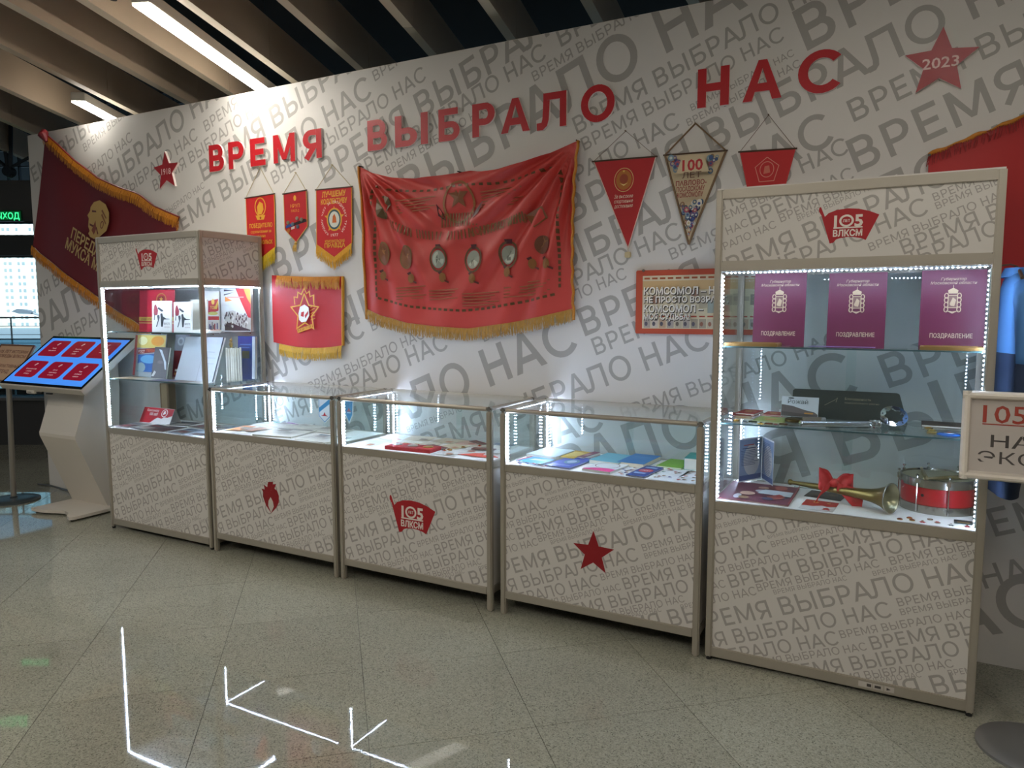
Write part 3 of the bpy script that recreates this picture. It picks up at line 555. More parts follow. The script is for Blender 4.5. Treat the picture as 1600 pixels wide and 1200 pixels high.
sp = [('q', stroke([(cx + p[0], cz + p[1]) for p in fl_], .008), Y), ('q', stroke([(cx + p[0], cz + p[1]) for p in star_pts(0, -.005, .125, .5) + [star_pts(0, -.005, .125, .5)[0]]], .009), Y),
      ('p', [(cx - .05, cz - .05), (cx - .055, cz - .01), (cx - .04, cz + .035), (cx, cz + .05), (cx + .035, cz + .03), (cx + .04, cz - .02), (cx + .01, cz - .06), (cx - .03, cz - .065)], '#e9e4dc'),
      ('p', [(cx - .03, cz), (cx - .005, cz + .005), (cx - .01, cz - .03), (cx - .035, cz - .025)], '#b81d22'), ('p', [(cx + .0, cz - .02), (cx + .03, cz + .01), (cx + .03, cz - .01), (cx + .005, cz - .04)], '#b81d22')]
sp += [('q', stroke([(cx + .05, cz - .01 + .02 * i), (cx + .09, cz + .005 + .022 * i)], .004), Y) for i in range(-2, 3)] + [('p', [(cx - .07, cz - .11), (cx + .06, cz - .075), (cx + .065, cz - .1), (cx - .065, cz - .137)], Y), ('q', text_polys('ВСЕГДА ГОТОВ', cx - .062, cz - .126, .017, bold=.02, ang=.26, width=.12), '#8a1418')]
prints(t, sp, mp=lambda u, v, k: (u, .499 - k, v), name='badge', step=.0002)

# ---------------------------------------------------------------- pennants
def pennant(label, pts, col, apex, specs, y=.522, trim=None, group='pennants on the wall', nm='pennant', corner=(0, 1), cordcol='#b8a884', cr=.002, th=.003):
    cx = sum(p[0] for p in pts) / len(pts); t = thing(nm, label, 'pennant', (cx, .53, min(p[1] for p in pts)), group=group)
    MB().prism(pts if sum(pts[i][0] * pts[(i + 1) % len(pts)][1] - pts[(i + 1) % len(pts)][0] * pts[i][1] for i in range(len(pts))) > 0 else pts[::-1], y - th, y).build('cloth', mat(col, .55), t)
    if trim:
        mb = MB(); n = len(pts)
        for i in range(n):
            if (i, (i + 1) % n) == corner or ((i + 1) % n, i) == corner: continue
            mb.cyl((pts[i][0], y - th / 2, pts[i][1]), (pts[(i + 1) % n][0], y - th / 2, pts[(i + 1) % n][1]), trim[1], 6)
        mb.build('edging', mat(trim[0], .6), t)
    a, b = pts[corner[0]], pts[corner[1]]
    MB().cyl((a[0] - .008, y - .004, a[1]), (b[0] + .008, y - .004, b[1]), .004, 8).build('top_rod', mat('#4a3626', .5), t)
    if apex: MB().tube([(a[0], y - .004, a[1]), (apex[0], y + .004, apex[1]), (b[0], y - .004, b[1])], cr, 6).cyl((apex[0], .53, apex[1]), (apex[0], .515, apex[1]), .003, 8).build('hanging_cord', mat(cordcol, .7), t)
    prints(t, specs, y=y - th, name='print', step=.0002); return t
GLD = '#d8a030'
def fr_v(t, l, m_, r, L, seed, col):
    mb = MB(); strands(mb, [(l[0], .519, l[1]), (m_[0], .519, m_[1])], L, 70, w=.006, seed=seed); strands(mb, [(m_[0], .519, m_[1]), (r[0], .519, r[1])], L, 70, w=.006, seed=seed + 1); mb.build('fringe', mat(col, .6, noise=.2, nscale=90), t)['kind'] = 'stuff'
x0, x1 = -1.077, -.815
t = pennant('red pennant with gold emblem and broad yellow fringe, half behind the left cabinet', [(x0, 2.266), (x1, 2.276), (x1 - .004, 1.93), (-.955, 1.86), (x0, 1.93)], '#c01c20', (-.941, 2.457),
    [('o', -.945, 2.20, .052, .062, .008, GLD), ('p', [(-.97, 2.15), (-.975, 2.20), (-.95, 2.235), (-.92, 2.22), (-.915, 2.18), (-.935, 2.15)], GLD), ('p', [(-.99, 2.145), (-.90, 2.145), (-.915, 2.115), (-.975, 2.115)], GLD), ('s', -.945, 2.128, .012, '#a01418'),
     ('t', 'ПОБЕДИТЕЛЮ', -.945, 2.065, .026, GLD, dict(align='C', bold=.04, width=.215)), ('t', 'соревнования за', -.945, 2.03, .018, GLD, dict(align='C', bold=.02, width=.19)), ('t', 'звание', -.945, 2.0, .018, GLD, dict(align='C', bold=.02)), ('t', 'КОМСОМОЛЬСК', -.945, 1.955, .024, GLD, dict(align='C', bold=.05, width=.21))], trim=(GLD, .003))
fr_v(t, (x0, 1.93), (-.955, 1.86), (x1 - .004, 1.93), .10, 21, '#d9b82e')
t = pennant('small red pennant hung with enamel badges and one tassel', [(-.73, 2.268), (-.534, 2.278), (-.53, 2.05), (-.632, 1.955), (-.728, 2.04)], '#b0181f', (-.623, 2.396),
    [('e', -.632, 2.235, .012, .018, GLD), ('t', 'НРУП', -.632, 2.175, .022, GLD, dict(align='C')), ('t', 'МКЛ-2', -.632, 2.147, .016, GLD, dict(align='C')),
     ('p', [(-.72, 2.045), (-.72, 2.06), (-.55, 2.10), (-.535, 2.09), (-.535, 2.08)], '#2a1418'), ('p', [(-.715, 2.047), (-.715, 2.064), (-.66, 2.078), (-.66, 2.058)], '#2a4a9a'), ('p', [(-.67, 2.035), (-.67, 2.05), (-.64, 2.058), (-.64, 2.042)], '#d8d0c8')], trim=('#c9a050', .003))
for i, (x, z) in enumerate(((-.695, 2.082), (-.655, 2.07), (-.615, 2.105), (-.577, 2.095), (-.612, 2.052), (-.69, 2.03))):
    MB().cyl((x, .519, z), (x, .5135, z), .0125, 14).cyl((x, .5135, z), (x, .512, z), .008, 12).build('pinned_badge', mat(('#8a8a72', '#6f7f8a', '#96907c', '#7d806e', '#5f6a78', '#c07a3a')[i], .3, .6), t)
mb = MB().lathe([(.002, .0), (.010, -.006), (.010, -.014), (.006, -.018)], (-.632, .515, 1.955), n=10); strands(mb, [(-.645, .515, 1.937), (-.62, .515, 1.937)], .05, 40, w=.003, seed=24, spread=.35); mb.build('tassel', mat('#c9a24a', .6, noise=.2, nscale=90), t)
sp = [('t', 'ЛУЧШЕМУ', -.303, 2.222, .032, GLD, dict(align='C', bold=.05, width=.195)), ('t', 'КОЛЛЕКТИВУ', -.303, 2.178, .03, GLD, dict(align='C', bold=.05, width=.215)), ('o', -.303, 2.08, .062, .072, .012, GLD), ('s', -.303, 2.08, .085, GLD), ('e', -.303, 2.08, .052, .062, '#2c5560'), ('e', -.303, 2.08, .042, .05, '#cfd2c8'), ('p', [(-.32, 2.06), (-.315, 2.1), (-.3, 2.115), (-.288, 2.09), (-.285, 2.06)], '#c8642a'),
      ('t', '1977', -.303, 1.975, .018, '#e4d8cc', dict(align='C', xs=1.3)), ('t', 'КОМСОМОЛЬСКАЯ', -.303, 1.938, .016, GLD, dict(align='C', bold=.04, width=.16)), ('t', 'ПРАВДА', -.303, 1.907, .026, GLD, dict(align='C', bold=.04, width=.17))]
w_ = 'КАЖДОМУ ЧАСУ ЗА ПЯТИДНЕВКУ ТРУДА'
for i, ch in enumerate(w_):
    a = math.radians(235 - i * (290 / len(w_)))
    if ch != ' ': sp.append(('q', text_polys(ch, -.303 + .092 * math.cos(a), 2.08 + .10 * math.sin(a), .014, bold=.02, align='C', ang=a - PI / 2), '#e4d0c4'))
t = pennant('tall red pennant with round medal and pointed yellow fringe', [(-.447, 2.273), (-.159, 2.27), (-.165, 1.93), (-.312, 1.845), (-.455, 1.93)], '#c01c22', (-.315, 2.416), sp, trim=(GLD, .003))
fr_v(t, (-.455, 1.93), (-.312, 1.845), (-.163, 1.93), .085, 26, '#d39a22')
sp = [('o', 1.607, 2.165, .052, .06, .004, '#c8a468'), ('e', 1.607, 2.165, .042, .05, '#a8641e'), ('e', 1.607, 2.17, .022, .024, '#8f3a18'), ('p', [(1.585, 2.15), (1.607, 2.135), (1.63, 2.15), (1.607, 2.142)], '#e0c47a'), ('s', 1.607, 2.208, .008, '#d8b050')]
for i, s in enumerate(('За высокие', 'спортивные', 'достижения')): sp.append(('t', s, 1.607, 2.075 - i * .024, .018, '#e6cdb8', dict(align='C', shear=.3, width=.10)))
t = pennant('long plain red triangular pennant with round emblem', [(1.443, 2.271), (1.772, 2.264), (1.634, 1.823)], '#a81318', (1.611, 2.406), sp, trim=('#d8bcae', .003), cordcol='#7a6258', cr=.0012)
MB().bbox(1.618, 1.652, .51, .522, 1.775, 1.805, .004).cyl((1.635, .516, 1.825), (1.635, .516, 1.80), .0015, 6).build('pendant', mat('#c4b48c', .5), t)
rd = random.Random(4); sp = [('p', [(1.83, 2.255), (2.10, 2.248), (1.945, 1.85)], '#c9b795')]
for i in range(150):
    z = rd.choice([rd.uniform(2.15, 2.245), rd.uniform(1.87, 2.03)]); hw = (z - 1.84) / .42 * .135; x = 1.966 + rd.uniform(-1, 1) * (hw - .010) - (2.25 - z) * .05
    if z > 2.15 and abs(x - 1.965) < .075: continue
    r = min(.015, hw * .4) * rd.uniform(.5, 1); c = rd.choice(['#3d5a76', '#2f3f78', '#7c95a4', '#8c6a4a', '#a2563a', '#6b5a8a', '#a14a5e', '#dcd6c8']); sp += [('e', x, z, r, r * 1.1, c), ('e', x, z, r * .5, r * .5, rd.choice(['#cfd6d4', '#3b4f8c', '#c9b795']))]
sp += [('p', [(1.885, 2.165), (1.91, 2.232), (2.02, 2.23), (2.045, 2.163)], '#c9b795'), ('t', '100', 1.965, 2.175, .05, '#b0252c', dict(align='C', bold=.035, xs=1.05)), ('t', 'ЛЕТ', 1.962, 2.14, .026, '#6b4a3a', dict(align='C', bold=.02, xs=1.3)), ('t', 'ПАВЛОВО-', 1.96, 2.106, .022, '#8a2a2a', dict(align='C', bold=.03, xs=.9)), ('t', 'ПОСАДСКОМУ', 1.958, 2.078, .022, '#8a2a2a', dict(align='C', bold=.03, width=.135)), ('t', 'КОМСОМОЛУ', 1.956, 2.05, .022, '#8a2a2a', dict(align='C', bold=.03, width=.125))]
pennant('beige floral triangular pennant with 100 and brown cord edging', [(1.817, 2.266), (2.112, 2.258), (1.944, 1.829)], '#bfae90', (1.963, 2.402), sp, trim=('#7d6347', .006), corner=(0, 1), cordcol='#7d6347', cr=.004)
sp = [('o', 2.30, 2.155, .032, .036, .003, '#d08a78'), ('q', stroke([(2.30 + p[0], 2.15 + p[1]) for p in [(.055 * math.sin(a * 2 * PI / 5), .06 * math.cos(a * 2 * PI / 5)) for a in range(6)]], .003), '#d08a78'), ('p', [(2.285, 2.135), (2.29, 2.17), (2.31, 2.172), (2.315, 2.14)], '#c86a58')]
pennant('short red flared pennant with pentagon emblem behind the right cabinet top', [(2.177, 2.246), (2.421, 2.236), (2.372, 2.03), (2.225, 2.035)], '#b8181c', (2.299, 2.40), sp, cordcol='#6b5648', cr=.0012, trim=('#c83a36', .002))

# orange framed poster
t = thing('poster', 'orange framed collage poster with big white slogan beside the right cabinet', 'poster', (1.98, .53, 1.39))
px0, px1, pz0, pz1 = 1.683, 2.30, 1.392, 1.709
MB().bbox(px0, px1, .505, .53, pz0, pz1, .004).build('frame_board', mat('#b5492e', .55), t)
rd = random.Random(9); sp = [('r', px0 + .036, pz0 + .026, px1 - .036, pz1 - .028, '#cfc2a2'), ('r', px0 + .036, 1.61, px1 - .036, 1.655, '#c9a878')]
for i in range(14):
    x = px0 + .045 + i * .040; sp.append(('r', x, pz0 + .03, x + .034, pz0 + .075, rd.choice(['#b9ad98', '#9c907e', '#c8bcae', '#a89c94', '#b89a80']))); sp.append(('e', x + .012, pz0 + .05, .008, .011, rd.choice(['#6c6258', '#8a5a48', '#5a5662']))); sp.append(('r', x, pz0 + .084, x + .028, pz0 + .09, '#a8402c'))
    sp.append(('r', x, 1.663, x + .028, 1.672, '#a0522e')); sp.append(('r', x, 1.5 + rd.uniform(-.01, .1), x + .036, 1.52 + rd.uniform(0, .1), rd.choice(['#8c8474', '#b0a48c', '#a07a68', '#98a098'])))
for s, z, h, w in (('КОМСОМОЛ – НЕ', 1.588, .034, .38), ('НЕ ПРОСТО ВОЗРАСТ,', 1.548, .028, .42), ('КОМСОМОЛ –', 1.50, .034, .30), ('МОЯ СУДЬБА!', 1.464, .028, .235)):
    sp.append(('t', s, px0 + .048, z - .004, h, '#4a443c', dict(bold=.05, width=w))); sp.append(('t', s, px0 + .045, z, h, '#e8e2d6', dict(bold=.035, width=w)))
prints(t, sp, y=.505, name='print', step=.0001)
MB().cyl((1.725, .505, 1.708), (1.725, .495, 1.708), .007, 10).build('clip', CHROME, t)
# ---------------------------------------------------------------- display cabinets
def led(parent, p0, p1, pitch=.0165, back=(0, 0, 0), s=.0024, down=False, m=None):
    p0 = Vector(p0); p1 = Vector(p1); L = (p1 - p0).length; d = (p1 - p0) / L; a = d.orthogonal().normalized() * .004; b = d.cross(a).normalized() * .0012; bk = Vector(back)
    mb = MB(); c0 = [p0 + bk + i * a + j * b for i, j in ((-1, -1), (1, -1), (1, 1), (-1, 1))]; c1 = [v + d * L for v in c0]
    mb.add(c0 + c1, [(0, 1, 5, 4), (1, 2, 6, 5), (2, 3, 7, 6), (3, 0, 4, 7), (3, 2, 1, 0), (4, 5, 6, 7)]); st = mb.build('led_strip', mat('#d5d8dc', .5), parent)
    n = int(L / pitch); mb = MB()
    for i in range(n):
        q = p0 + d * ((i + .5) * L / n)
        if down: mb.add([(q.x - s, q.y - s, q.z + .0015), (q.x - s, q.y + s, q.z + .0015), (q.x + s, q.y + s, q.z + .0015), (q.x + s, q.y - s, q.z + .0015)], [(0, 1, 2, 3)]); continue
        mb.box(q.x - s, q.x + s, q.y - s, q.y + s, q.z - s, q.z + s)
    o = mb.build('diodes', m or LEDM, st); o['kind'] = 'stuff'; return st
def panel_print(parent, rows, x0, x1, z0, z1, y, ox, oz, name='printed_lettering', side=None, flip=1):
    mb = MB()
    for e0, n0, s in rows:
        for q in phrase_polys(e0, n0, s):
            q = [(p[0] + ox, p[1] + oz) for p in q]; q = clip(q, x0, x1, z0, z1)
            k = .00002 * (len(mb.f) % 11)
            if q: mb.add([(p[0], y - k, p[1]) if side is None else (side[0] + k, side[1] + p[0] - x0, p[1]) for p in q], [tuple(range(len(q)))])
    return mb.build(name, GREY, parent)
def logo(parent, cx, cz, h, y):
    k = h / 100.0; P = lambda pts: [(cx + a * k, cz + b * k) for a, b in pts]
    arc = [(-62, 30), (-52, 40), (-30, 48), (0, 51), (30, 48), (58, 40), (85, 28)]
    body = arc + [(52, -44), (40, -38), (20, -34), (0, -33), (-20, -36), (-32, -40), (-36, -48), (-42, -46)]
    sp = [('p', P(body), '#a8151f'), ('p', P([(-62, 30), (-36, -48), (-46, -50), (-76, 48), (-79, 46), (-79, 56), (-74, 60), (-70, 50)]), '#a8151f')]
    L = '#e6d9d0'; sp += [('t', '1', cx - 36 * k, cz - 2 * k, 33 * k, L, dict(bold=.05)), ('o', cx - 2 * k, cz + 15 * k, 20 * k, 18 * k, 6 * k, L), ('t', '5', cx + 20 * k, cz - 2 * k, 33 * k, L, dict(bold=.05, xs=1.05)), ('r', cx - 37 * k, cz - 7 * k, cx + 42 * k, cz - 3 * k, L), ('t', 'ЛЕТ', cx - 2 * k, cz + 11 * k, 8 * k, L, dict(align='C', bold=.02, width=20 * k)), ('t', 'ВЛКСМ', cx + 2 * k, cz - 30 * k, 18 * k, L, dict(align='C', bold=.05, width=80 * k))]
    return prints(parent, sp, y=y, name='anniversary_logo', step=.0002)
EDGE = mat('#4a6668', .3)
def pane(parent, x0, x1, y0, y1, z0, z1, m=GLASS, name='glass_pane'): return MB().box(x0, x1, y0, y1, z0, z1).build(name, m, parent)
def tall_cabinet(label, x0, x1, H, shelves, deck, br, leds_side, zp, lm=None):
    t = thing('display_cabinet', label, 'cabinet', ((x0 + x1) / 2, .25, 0), group='aluminium display cabinets'); D = .498; w = .028
    for x in (x0, x1 - w):
        for y in (0, D - w): MB().bbox(x, x + w, y, y + w, .012, H, .005).build('post', ALU, t); MB().cyl((x + w / 2, y + w / 2, 0), (x + w / 2, y + w / 2, .014), .011, 12).build('foot', DARK, t)
    for nm, z0, z1 in (('top_rail', H - .042, H), ('middle_rail', H - .332, H - .29), ('deck_rail', deck - .042, deck), ('bottom_rail', br, br + .044)):
        for y in (.003, D - .025): MB().bbox(x0 + w, x1 - w, y, y + .022, z0, z1, .003).build(nm, ALU, t)
        for x in (x0 + .003, x1 - .025): MB().bbox(x, x + .022, w, D - w, z0, z1, .003).build(nm, ALU, t)
    MB().box(x0 + .004, x1 - .004, .004, D - .004, H - .004, H + .002).build('top_panel', VINYL, t)
    MB().box(x0 + .004, x1 - .004, .024, D - .004, H - .310, H - .306).build('inner_top', WHITE, t)
    MB().box(x0 + .026, x1 - .026, .026, D - .026, deck - .016, deck - .002).build('deck', WHITE, t)
    hp = MB().box(x0 + w, x1 - w, .010, .014, H - .29, H - .042).build('header_panel', VINYL, t)
    panel_print(hp, BAND_ROWS, x0 + w, x1 - w, H - .29, H - .042, .0094, x0, H - .29)
    lp = MB().box(x0 + w, x1 - w, .010, .014, br + .044, deck - .042).build('front_panel', VINYL, t)
    panel_print(lp, PANEL_ROWS, x0 + w, x1 - w, br + .044, deck - .042, .0094, x0, zp)
    for x, s in ((x0 + .010, -1), (x1 - .014, 1)):
        a = MB().box(x, x + .004, w, D - w, H - .29, H - .042).build('header_panel', VINYL, t); MB().box(x, x + .004, w, D - w, br + .044, deck - .042).build('side_panel', VINYL, t)
        if s > 0: panel_print(a, [(e - .12, n + .02, q) for e, n, q in PANEL_ROWS], .2, .2 + D - 2 * w, H - .29, H - .042, 0, 0, H - .29 - .22, side=(x + .0046, w, 0))
        pane(t, x + (0 if s < 0 else .0), x + .004, w, D - w, deck, H - .332)
    MB().box(x0 + w, x1 - w, D - .014, D - .010, br + .044, deck - .042).build('back_panel', VINYL, t); MB().box(x0 + w, x1 - w, D - .014, D - .010, H - .29, H - .042).build('back_panel', VINYL, t)
    xm = (x0 + x1) / 2
    pane(t, x0 + w, xm + .02, D - .016, D - .012, deck, H - .332); pane(t, xm - .02, x1 - w, D - .010, D - .006, deck, H - .332)
    pane(t, x0 + w, x1 - w, .006, .010, deck, H - .332)
    for z in shelves:
        s = MB().box(x0 + w, x1 - w, .04, D - .04, z - .006, z).build('glass_shelf', SHELFGLASS, t); MB().box(x0 + w, x1 - w, .0385, .0398, z - .006, z).build('polished_edge', EDGE, s)
        for x in (x0 + w + .004, x1 - w - .004):
            for y in (.10, D - .10): MB().cyl((x - .004, y, z - .010), (x + .004, y, z - .010), .004, 8).build('shelf_pin', CHROME, t)
    led(t, (x0 + w + .006, .020, deck + .01), (x0 + w + .006, .020, H - .345), back=(-.004, -.002, 0), m=lm)
    led(t, (x1 - w - .006, .020, deck + .01), (x1 - w - .006, .020, H - .345), back=(.004, -.002, 0), m=lm)
    led(t, (x0 + w + .01, .028, H - .338), (x1 - w - .01, .028, H - .338), back=(0, 0, .004), m=lm)
    if leds_side: led(t, (x1 - .020, w + .01, H - .338), (x1 - .020, D - w, H - .338), back=(0, 0, .004), m=lm)
    return t
CAB1 = tall_cabinet('tall aluminium display cabinet full of books at the left end of the row', -1.945, -.917, 2.0, (1.372, 1.05), .715, .03, True, .072)
logo(CAB1, -1.432, 1.838, .128, .0092)
CAB5 = tall_cabinet('tall aluminium display cabinet with burgundy folders, drum and bugle at the right end', 2.194, 3.19, 2.0, (1.36, 1.036), .705, .016, False, .06, LEDC)
logo(CAB5, 2.688, 1.828, .128, .0092)
led(CAB5, (2.232, .46, .72), (2.232, .46, 1.03), back=(-.003, .003, 0), m=LEDC)
prints(CAB5, [('r', 2.80, .028, 2.848, .050, '#c8c2ba'), ('r', 2.852, .028, 2.888, .050, '#c2bcb4'), ('r', 2.892, .028, 2.926, .050, '#c8c2ba'), ('r', 2.83, .033, 2.846, .045, '#4a4644'), ('r', 2.858, .034, 2.88, .044, '#4a4644'), ('p', [(2.90, .034), (2.90, .045), (2.915, .039)], '#4a4644')], y=.003, name='stickers')
def table_case(label, x0, x1, mark):
    t = thing('table_showcase', label, 'showcase', ((x0 + x1) / 2, .25, 0), group='low glass topped showcases'); D = .498; w = .030; H = 1.037; deck = .762
    for x in (x0, x1 - w):
        for y in (0, D - w):
            MB().bbox(x, x + w, y, y + w, 0, H - .022, .006).build('leg', ALU, t); MB().bbox(x, x + w, y, y + w, H - .022, H + .001, .007).build('corner_cap', CHROME, t)
    for y in (.014, D - .014): MB().cyl((x0 + w, y, H - .011), (x1 - w, y, H - .011), .011, 14).build('top_tube', ALU, t, smooth=2)
    for x in (x0 + .015, x1 - .015): MB().cyl((x, w, H - .011), (x, D - w, H - .011), .011, 14).build('top_tube', ALU, t, smooth=2)
    for nm, z0, z1 in (('deck_rail', deck - .038, deck), ('bottom_rail', .083, .121)):
        for y in (.003, D - .025): MB().bbox(x0 + w, x1 - w, y, y + .022, z0, z1, .003).build(nm, ALU, t)
        for x in (x0 + .004, x1 - .026): MB().bbox(x, x + .022, w, D - w, z0, z1, .003).build(nm, ALU, t)
    MB().box(x0 + .024, x1 - .024, .024, D - .024, deck - .014, deck - .001).build('deck', WHITE, t)
    lp = MB().box(x0 + w, x1 - w, .010, .014, .121, deck - .038).build('front_panel', VINYL, t)
    panel_print(lp, PANEL_ROWS, x0 + w, x1 - w, .121, deck - .038, .0094, x0, .118)
    for x in (x0 + .012, x1 - .016): MB().box(x, x + .004, w, D - w, .121, deck - .038).build('side_panel', VINYL, t)
    MB().box(x0 + w, x1 - w, D - .014, D - .010, .121, deck - .038).build('back_panel', VINYL, t)
    pane(t, x0 + .02, x1 - .02, .02, D - .02, H - .006, H - .001); pane(t, x0 + w, x1 - w, .008, .012, deck, H - .022)
    xm = (x0 + x1) / 2; pane(t, x0 + w, xm + .02, D - .016, D - .012, deck, H - .022); pane(t, xm - .02, x1 - w, D - .010, D - .006, deck, H - .022)
    for x in (x0 + .013, x1 - .017): pane(t, x, x + .004, w, D - w, deck, H - .022)
    led(t, (x0 + w + .006, .022, deck + .005), (x0 + w + .006, .022, H - .026), back=(-.004, -.002, 0)); led(t, (x0 + w + .006, D - .03, deck + .005), (x0 + w + .006, D - .03, H - .026), back=(-.004, .003, 0))
    led(t, (x0 + w, .022, H - .022), (x1 - w, .022, H - .022), back=(0, 0, .003), s=.0034, down=True); led(t, (x0 + .022, w, H - .022), (x0 + .022, D - w, H - .022), back=(0, 0, .003), s=.0034, down=True)
    if mark == 'logo': logo(t, (x0 + x1) / 2, .418, .180, .0092)
    if mark == 'star': prints(t, [('s', (x0 + x1) / 2 - .003, .387, .107, '#8f1019')], y=.0092, name='red_star')
    if mark == 'flame':
        cx, cz = (x0 + x1) / 2 + .0, .40
        pts = [(-.004, -.094), (-.045, -.05), (-.068, .0), (-.066, .03), (-.078, .048), (-.05, .045), (-.058, .075), (-.03, .062), (-.02, .095), (.02, .10), (.018, .085), (.045, .09), (.03, .06), (.05, .05), (.064, .02), (.062, -.02), (.04, -.055)]
        prints(t, [('p', [(cx + a, cz + b) for a, b in pts], '#8f1019'), ('p', [(cx - .004 + a, cz + b) for a, b in [(0, -.092), (-.022, -.05), (-.018, -.02), (0, .005), (.018, -.02), (.024, -.05)]], '#cbc4bb')], y=.0092, name='red_flame')
    return t
T1 = table_case('low glass topped showcase with red flame emblem and spread newspapers', -.9025, .116, 'flame')
T2 = table_case('low glass topped showcase with flag logo and red medal box, middle of the row', .138, 1.126, 'logo')
T3 = table_case('low glass topped showcase with big red star and coloured booklets', 1.174, 2.166, 'star')
# ---------------------------------------------------------------- exhibits
def booklet(nm, label, cat, loc, rot, w, h, th, col, specs=(), group=None, pages='#dcd8cc', rough=.45):
    """local frame: front cover on y = 0 facing -Y, x across, z up from 0, thickness towards +Y"""
    t = thing(nm, label, cat, loc, rot, group); c = min(.0012, th * .2)
    mb = MB().box(-w / 2, w / 2, 0, c, 0, h).box(-w / 2, w / 2, th - c, th, 0, h).box(-w / 2, -w / 2 + c, 0, th, 0, h); mb.build('cover', mat(col, rough), t, world=False)
    if th > .002: MB().box(-w / 2 + c, w / 2 - .002, c, th - c, .002, h - .002).build('pages', mat(pages, .8), t, world=False)
    if specs: prints(t, specs, name='print', world=False)
    return t
def flat(nm, label, cat, x, y, z, w, d, th, col, specs=(), rz=0.0, group=None, pages='#dcd8cc'):
    """a booklet or sheet lying face up: x, y is the middle of its near edge, z the surface below"""
    return booklet(nm, label, cat, (x, y, z + th), (-PI / 2, 0, math.radians(rz)), w, d, th, col, specs, group, pages)
def stand(nm, label, cat, x, y, z, w, h, th, col, specs=(), lean=10, rz=0.0, group=None, pages='#dcd8cc'):
    return booklet(nm, label, cat, (x, y, z + th * math.sin(math.radians(lean)) * 0), (-math.radians(lean), 0, math.radians(rz)), w, h, th, col, specs, group, pages)
def textlines(x0, z0, w, n, dz, col, h=.0025, seed=1):
    rd = random.Random(seed); return [('r', x0, z0 - i * dz, x0 + w * rd.uniform(.7, 1), z0 - i * dz + h, col) for i in range(n)]

# --- left tall cabinet, top shelf
S1 = 1.3722; S2 = 1.0502; DK1 = .7132
stand('red_folder', 'tall red folder with gold emblem and yellow band behind the white booklets', 'folder', -1.83, .345, S1, .38, .287, .006, '#b01c30', [('o', .05, .215, .055, .05, .008, '#b08a3a'), ('p', [(.01, .235), (.01, .195), (.05, .185), (.09, .2), (.085, .24), (.05, .245)], '#7c1218'), ('s', .05, .22, .022, '#c8a040'), ('r', -.19, .065, .19, .095, '#c09a48'), ('r', -.19, .048, .19, .056, '#d0ac60'), ('t', 'СЛАВА ВЛКСМ', -.17, .072, .014, '#7c5a20', dict(bold=.03))], lean=4)
def figure_cover(w, h):
    k = w / .2; P = lambda pts: [(a * k, b * h / .2) for a, b in pts]
    return [('p', P([(-.075, .17), (-.06, .18), (-.05, .165), (-.035, .14), (-.04, .11), (-.06, .105), (-.08, .11), (-.082, .14)]), '#8a1c2c'), ('p', P([(-.04, .15), (0, .13), (.02, .132), (.02, .138), (-.03, .16)]), '#2a2e34'), ('p', P([(-.075, .115), (-.068, .115), (-.07, .075), (-.078, .075)]), '#2a2e34'), ('p', P([(-.01, .115), (.01, .12), (.015, .1), (.05, .085), (.09, .083), (.09, .08), (.04, .078), (.01, .085), (.02, .05), (.015, .03), (.0, .03), (-.005, .07)]), '#23282c'), ('p', P([(-.045, .105), (-.02, .11), (-.015, .09), (-.03, .06), (-.045, .03), (-.055, .03), (-.035, .07)]), '#3a4046'), ('t', 'ВМЕСТЕ', .03 * k, .045 * h / .2, .012, '#3a3a3c', dict(bold=.02, width=.06 * k)), ('t', 'рассказы', .035 * k, .026 * h / .2, .007, '#8a4a42', dict(width=.055 * k))]
stand('booklet', 'white booklet with red and black figure drawing, left of the pair in the left cabinet', 'booklet', -1.55, .18, S1, .195, .205, .010, '#dcdad4', figure_cover(.195, .205), lean=3, group='white booklets with figure drawing')
stand('booklet', 'white booklet with red and black figure drawing, right of the pair beside the cabinet post', 'booklet', -1.345, .185, S1, .175, .197, .010, '#dedcd6', figure_cover(.175, .197), lean=3, group='white booklets with figure drawing')
stand('booklet', 'plain cream booklet half hidden behind the right white figure booklet', 'booklet', -1.33, .30, S1, .16, .215, .012, '#cfc9ba', [('r', -.06, .02, .07, .19, '#c4bca8')], lean=3)
rd = random.Random(3); sp = [('p', [(-.08, .20), (-.05, .115), (.04, .13), (.075, .14), (.07, .22)], '#b01c22'), ('t', 'ТОВ', -.01, .15, .02, '#d8a83a', dict(bold=.03)), ('e', .02, .2, .016, .02, '#d8a83a'), ('p', [(.03, .15), (.07, .21), (.075, .19), (.06, .15)], '#d8a83a'), ('r', -.08, .075, .08, .1, '#b02020'), ('e', .02, .12, .05, .012, '#c8c060')] + [('r', -.08 + i * .013, .0 + .006 * (i % 3), -.07 + i * .013, .035 + .02 * rd.random() + .01 * (i % 2), ['#2c3c6a', '#8c8478', '#6a5244', '#a02c34', '#d8d4cc', '#3a4a7a'][i % 6]) for i in range(12)]
stand('magazine', 'magazine with red flag emblem on its cover, right side of the left cabinet', 'magazine', -1.36, .43, S1, .16, .275, .006, '#d8d4c8', sp, lean=2)
stand('binder', 'narrow white binder standing beside the crowd cover book', 'binder', -1.245, .44, S1, .05, .29, .03, '#d4d2cc', lean=1)
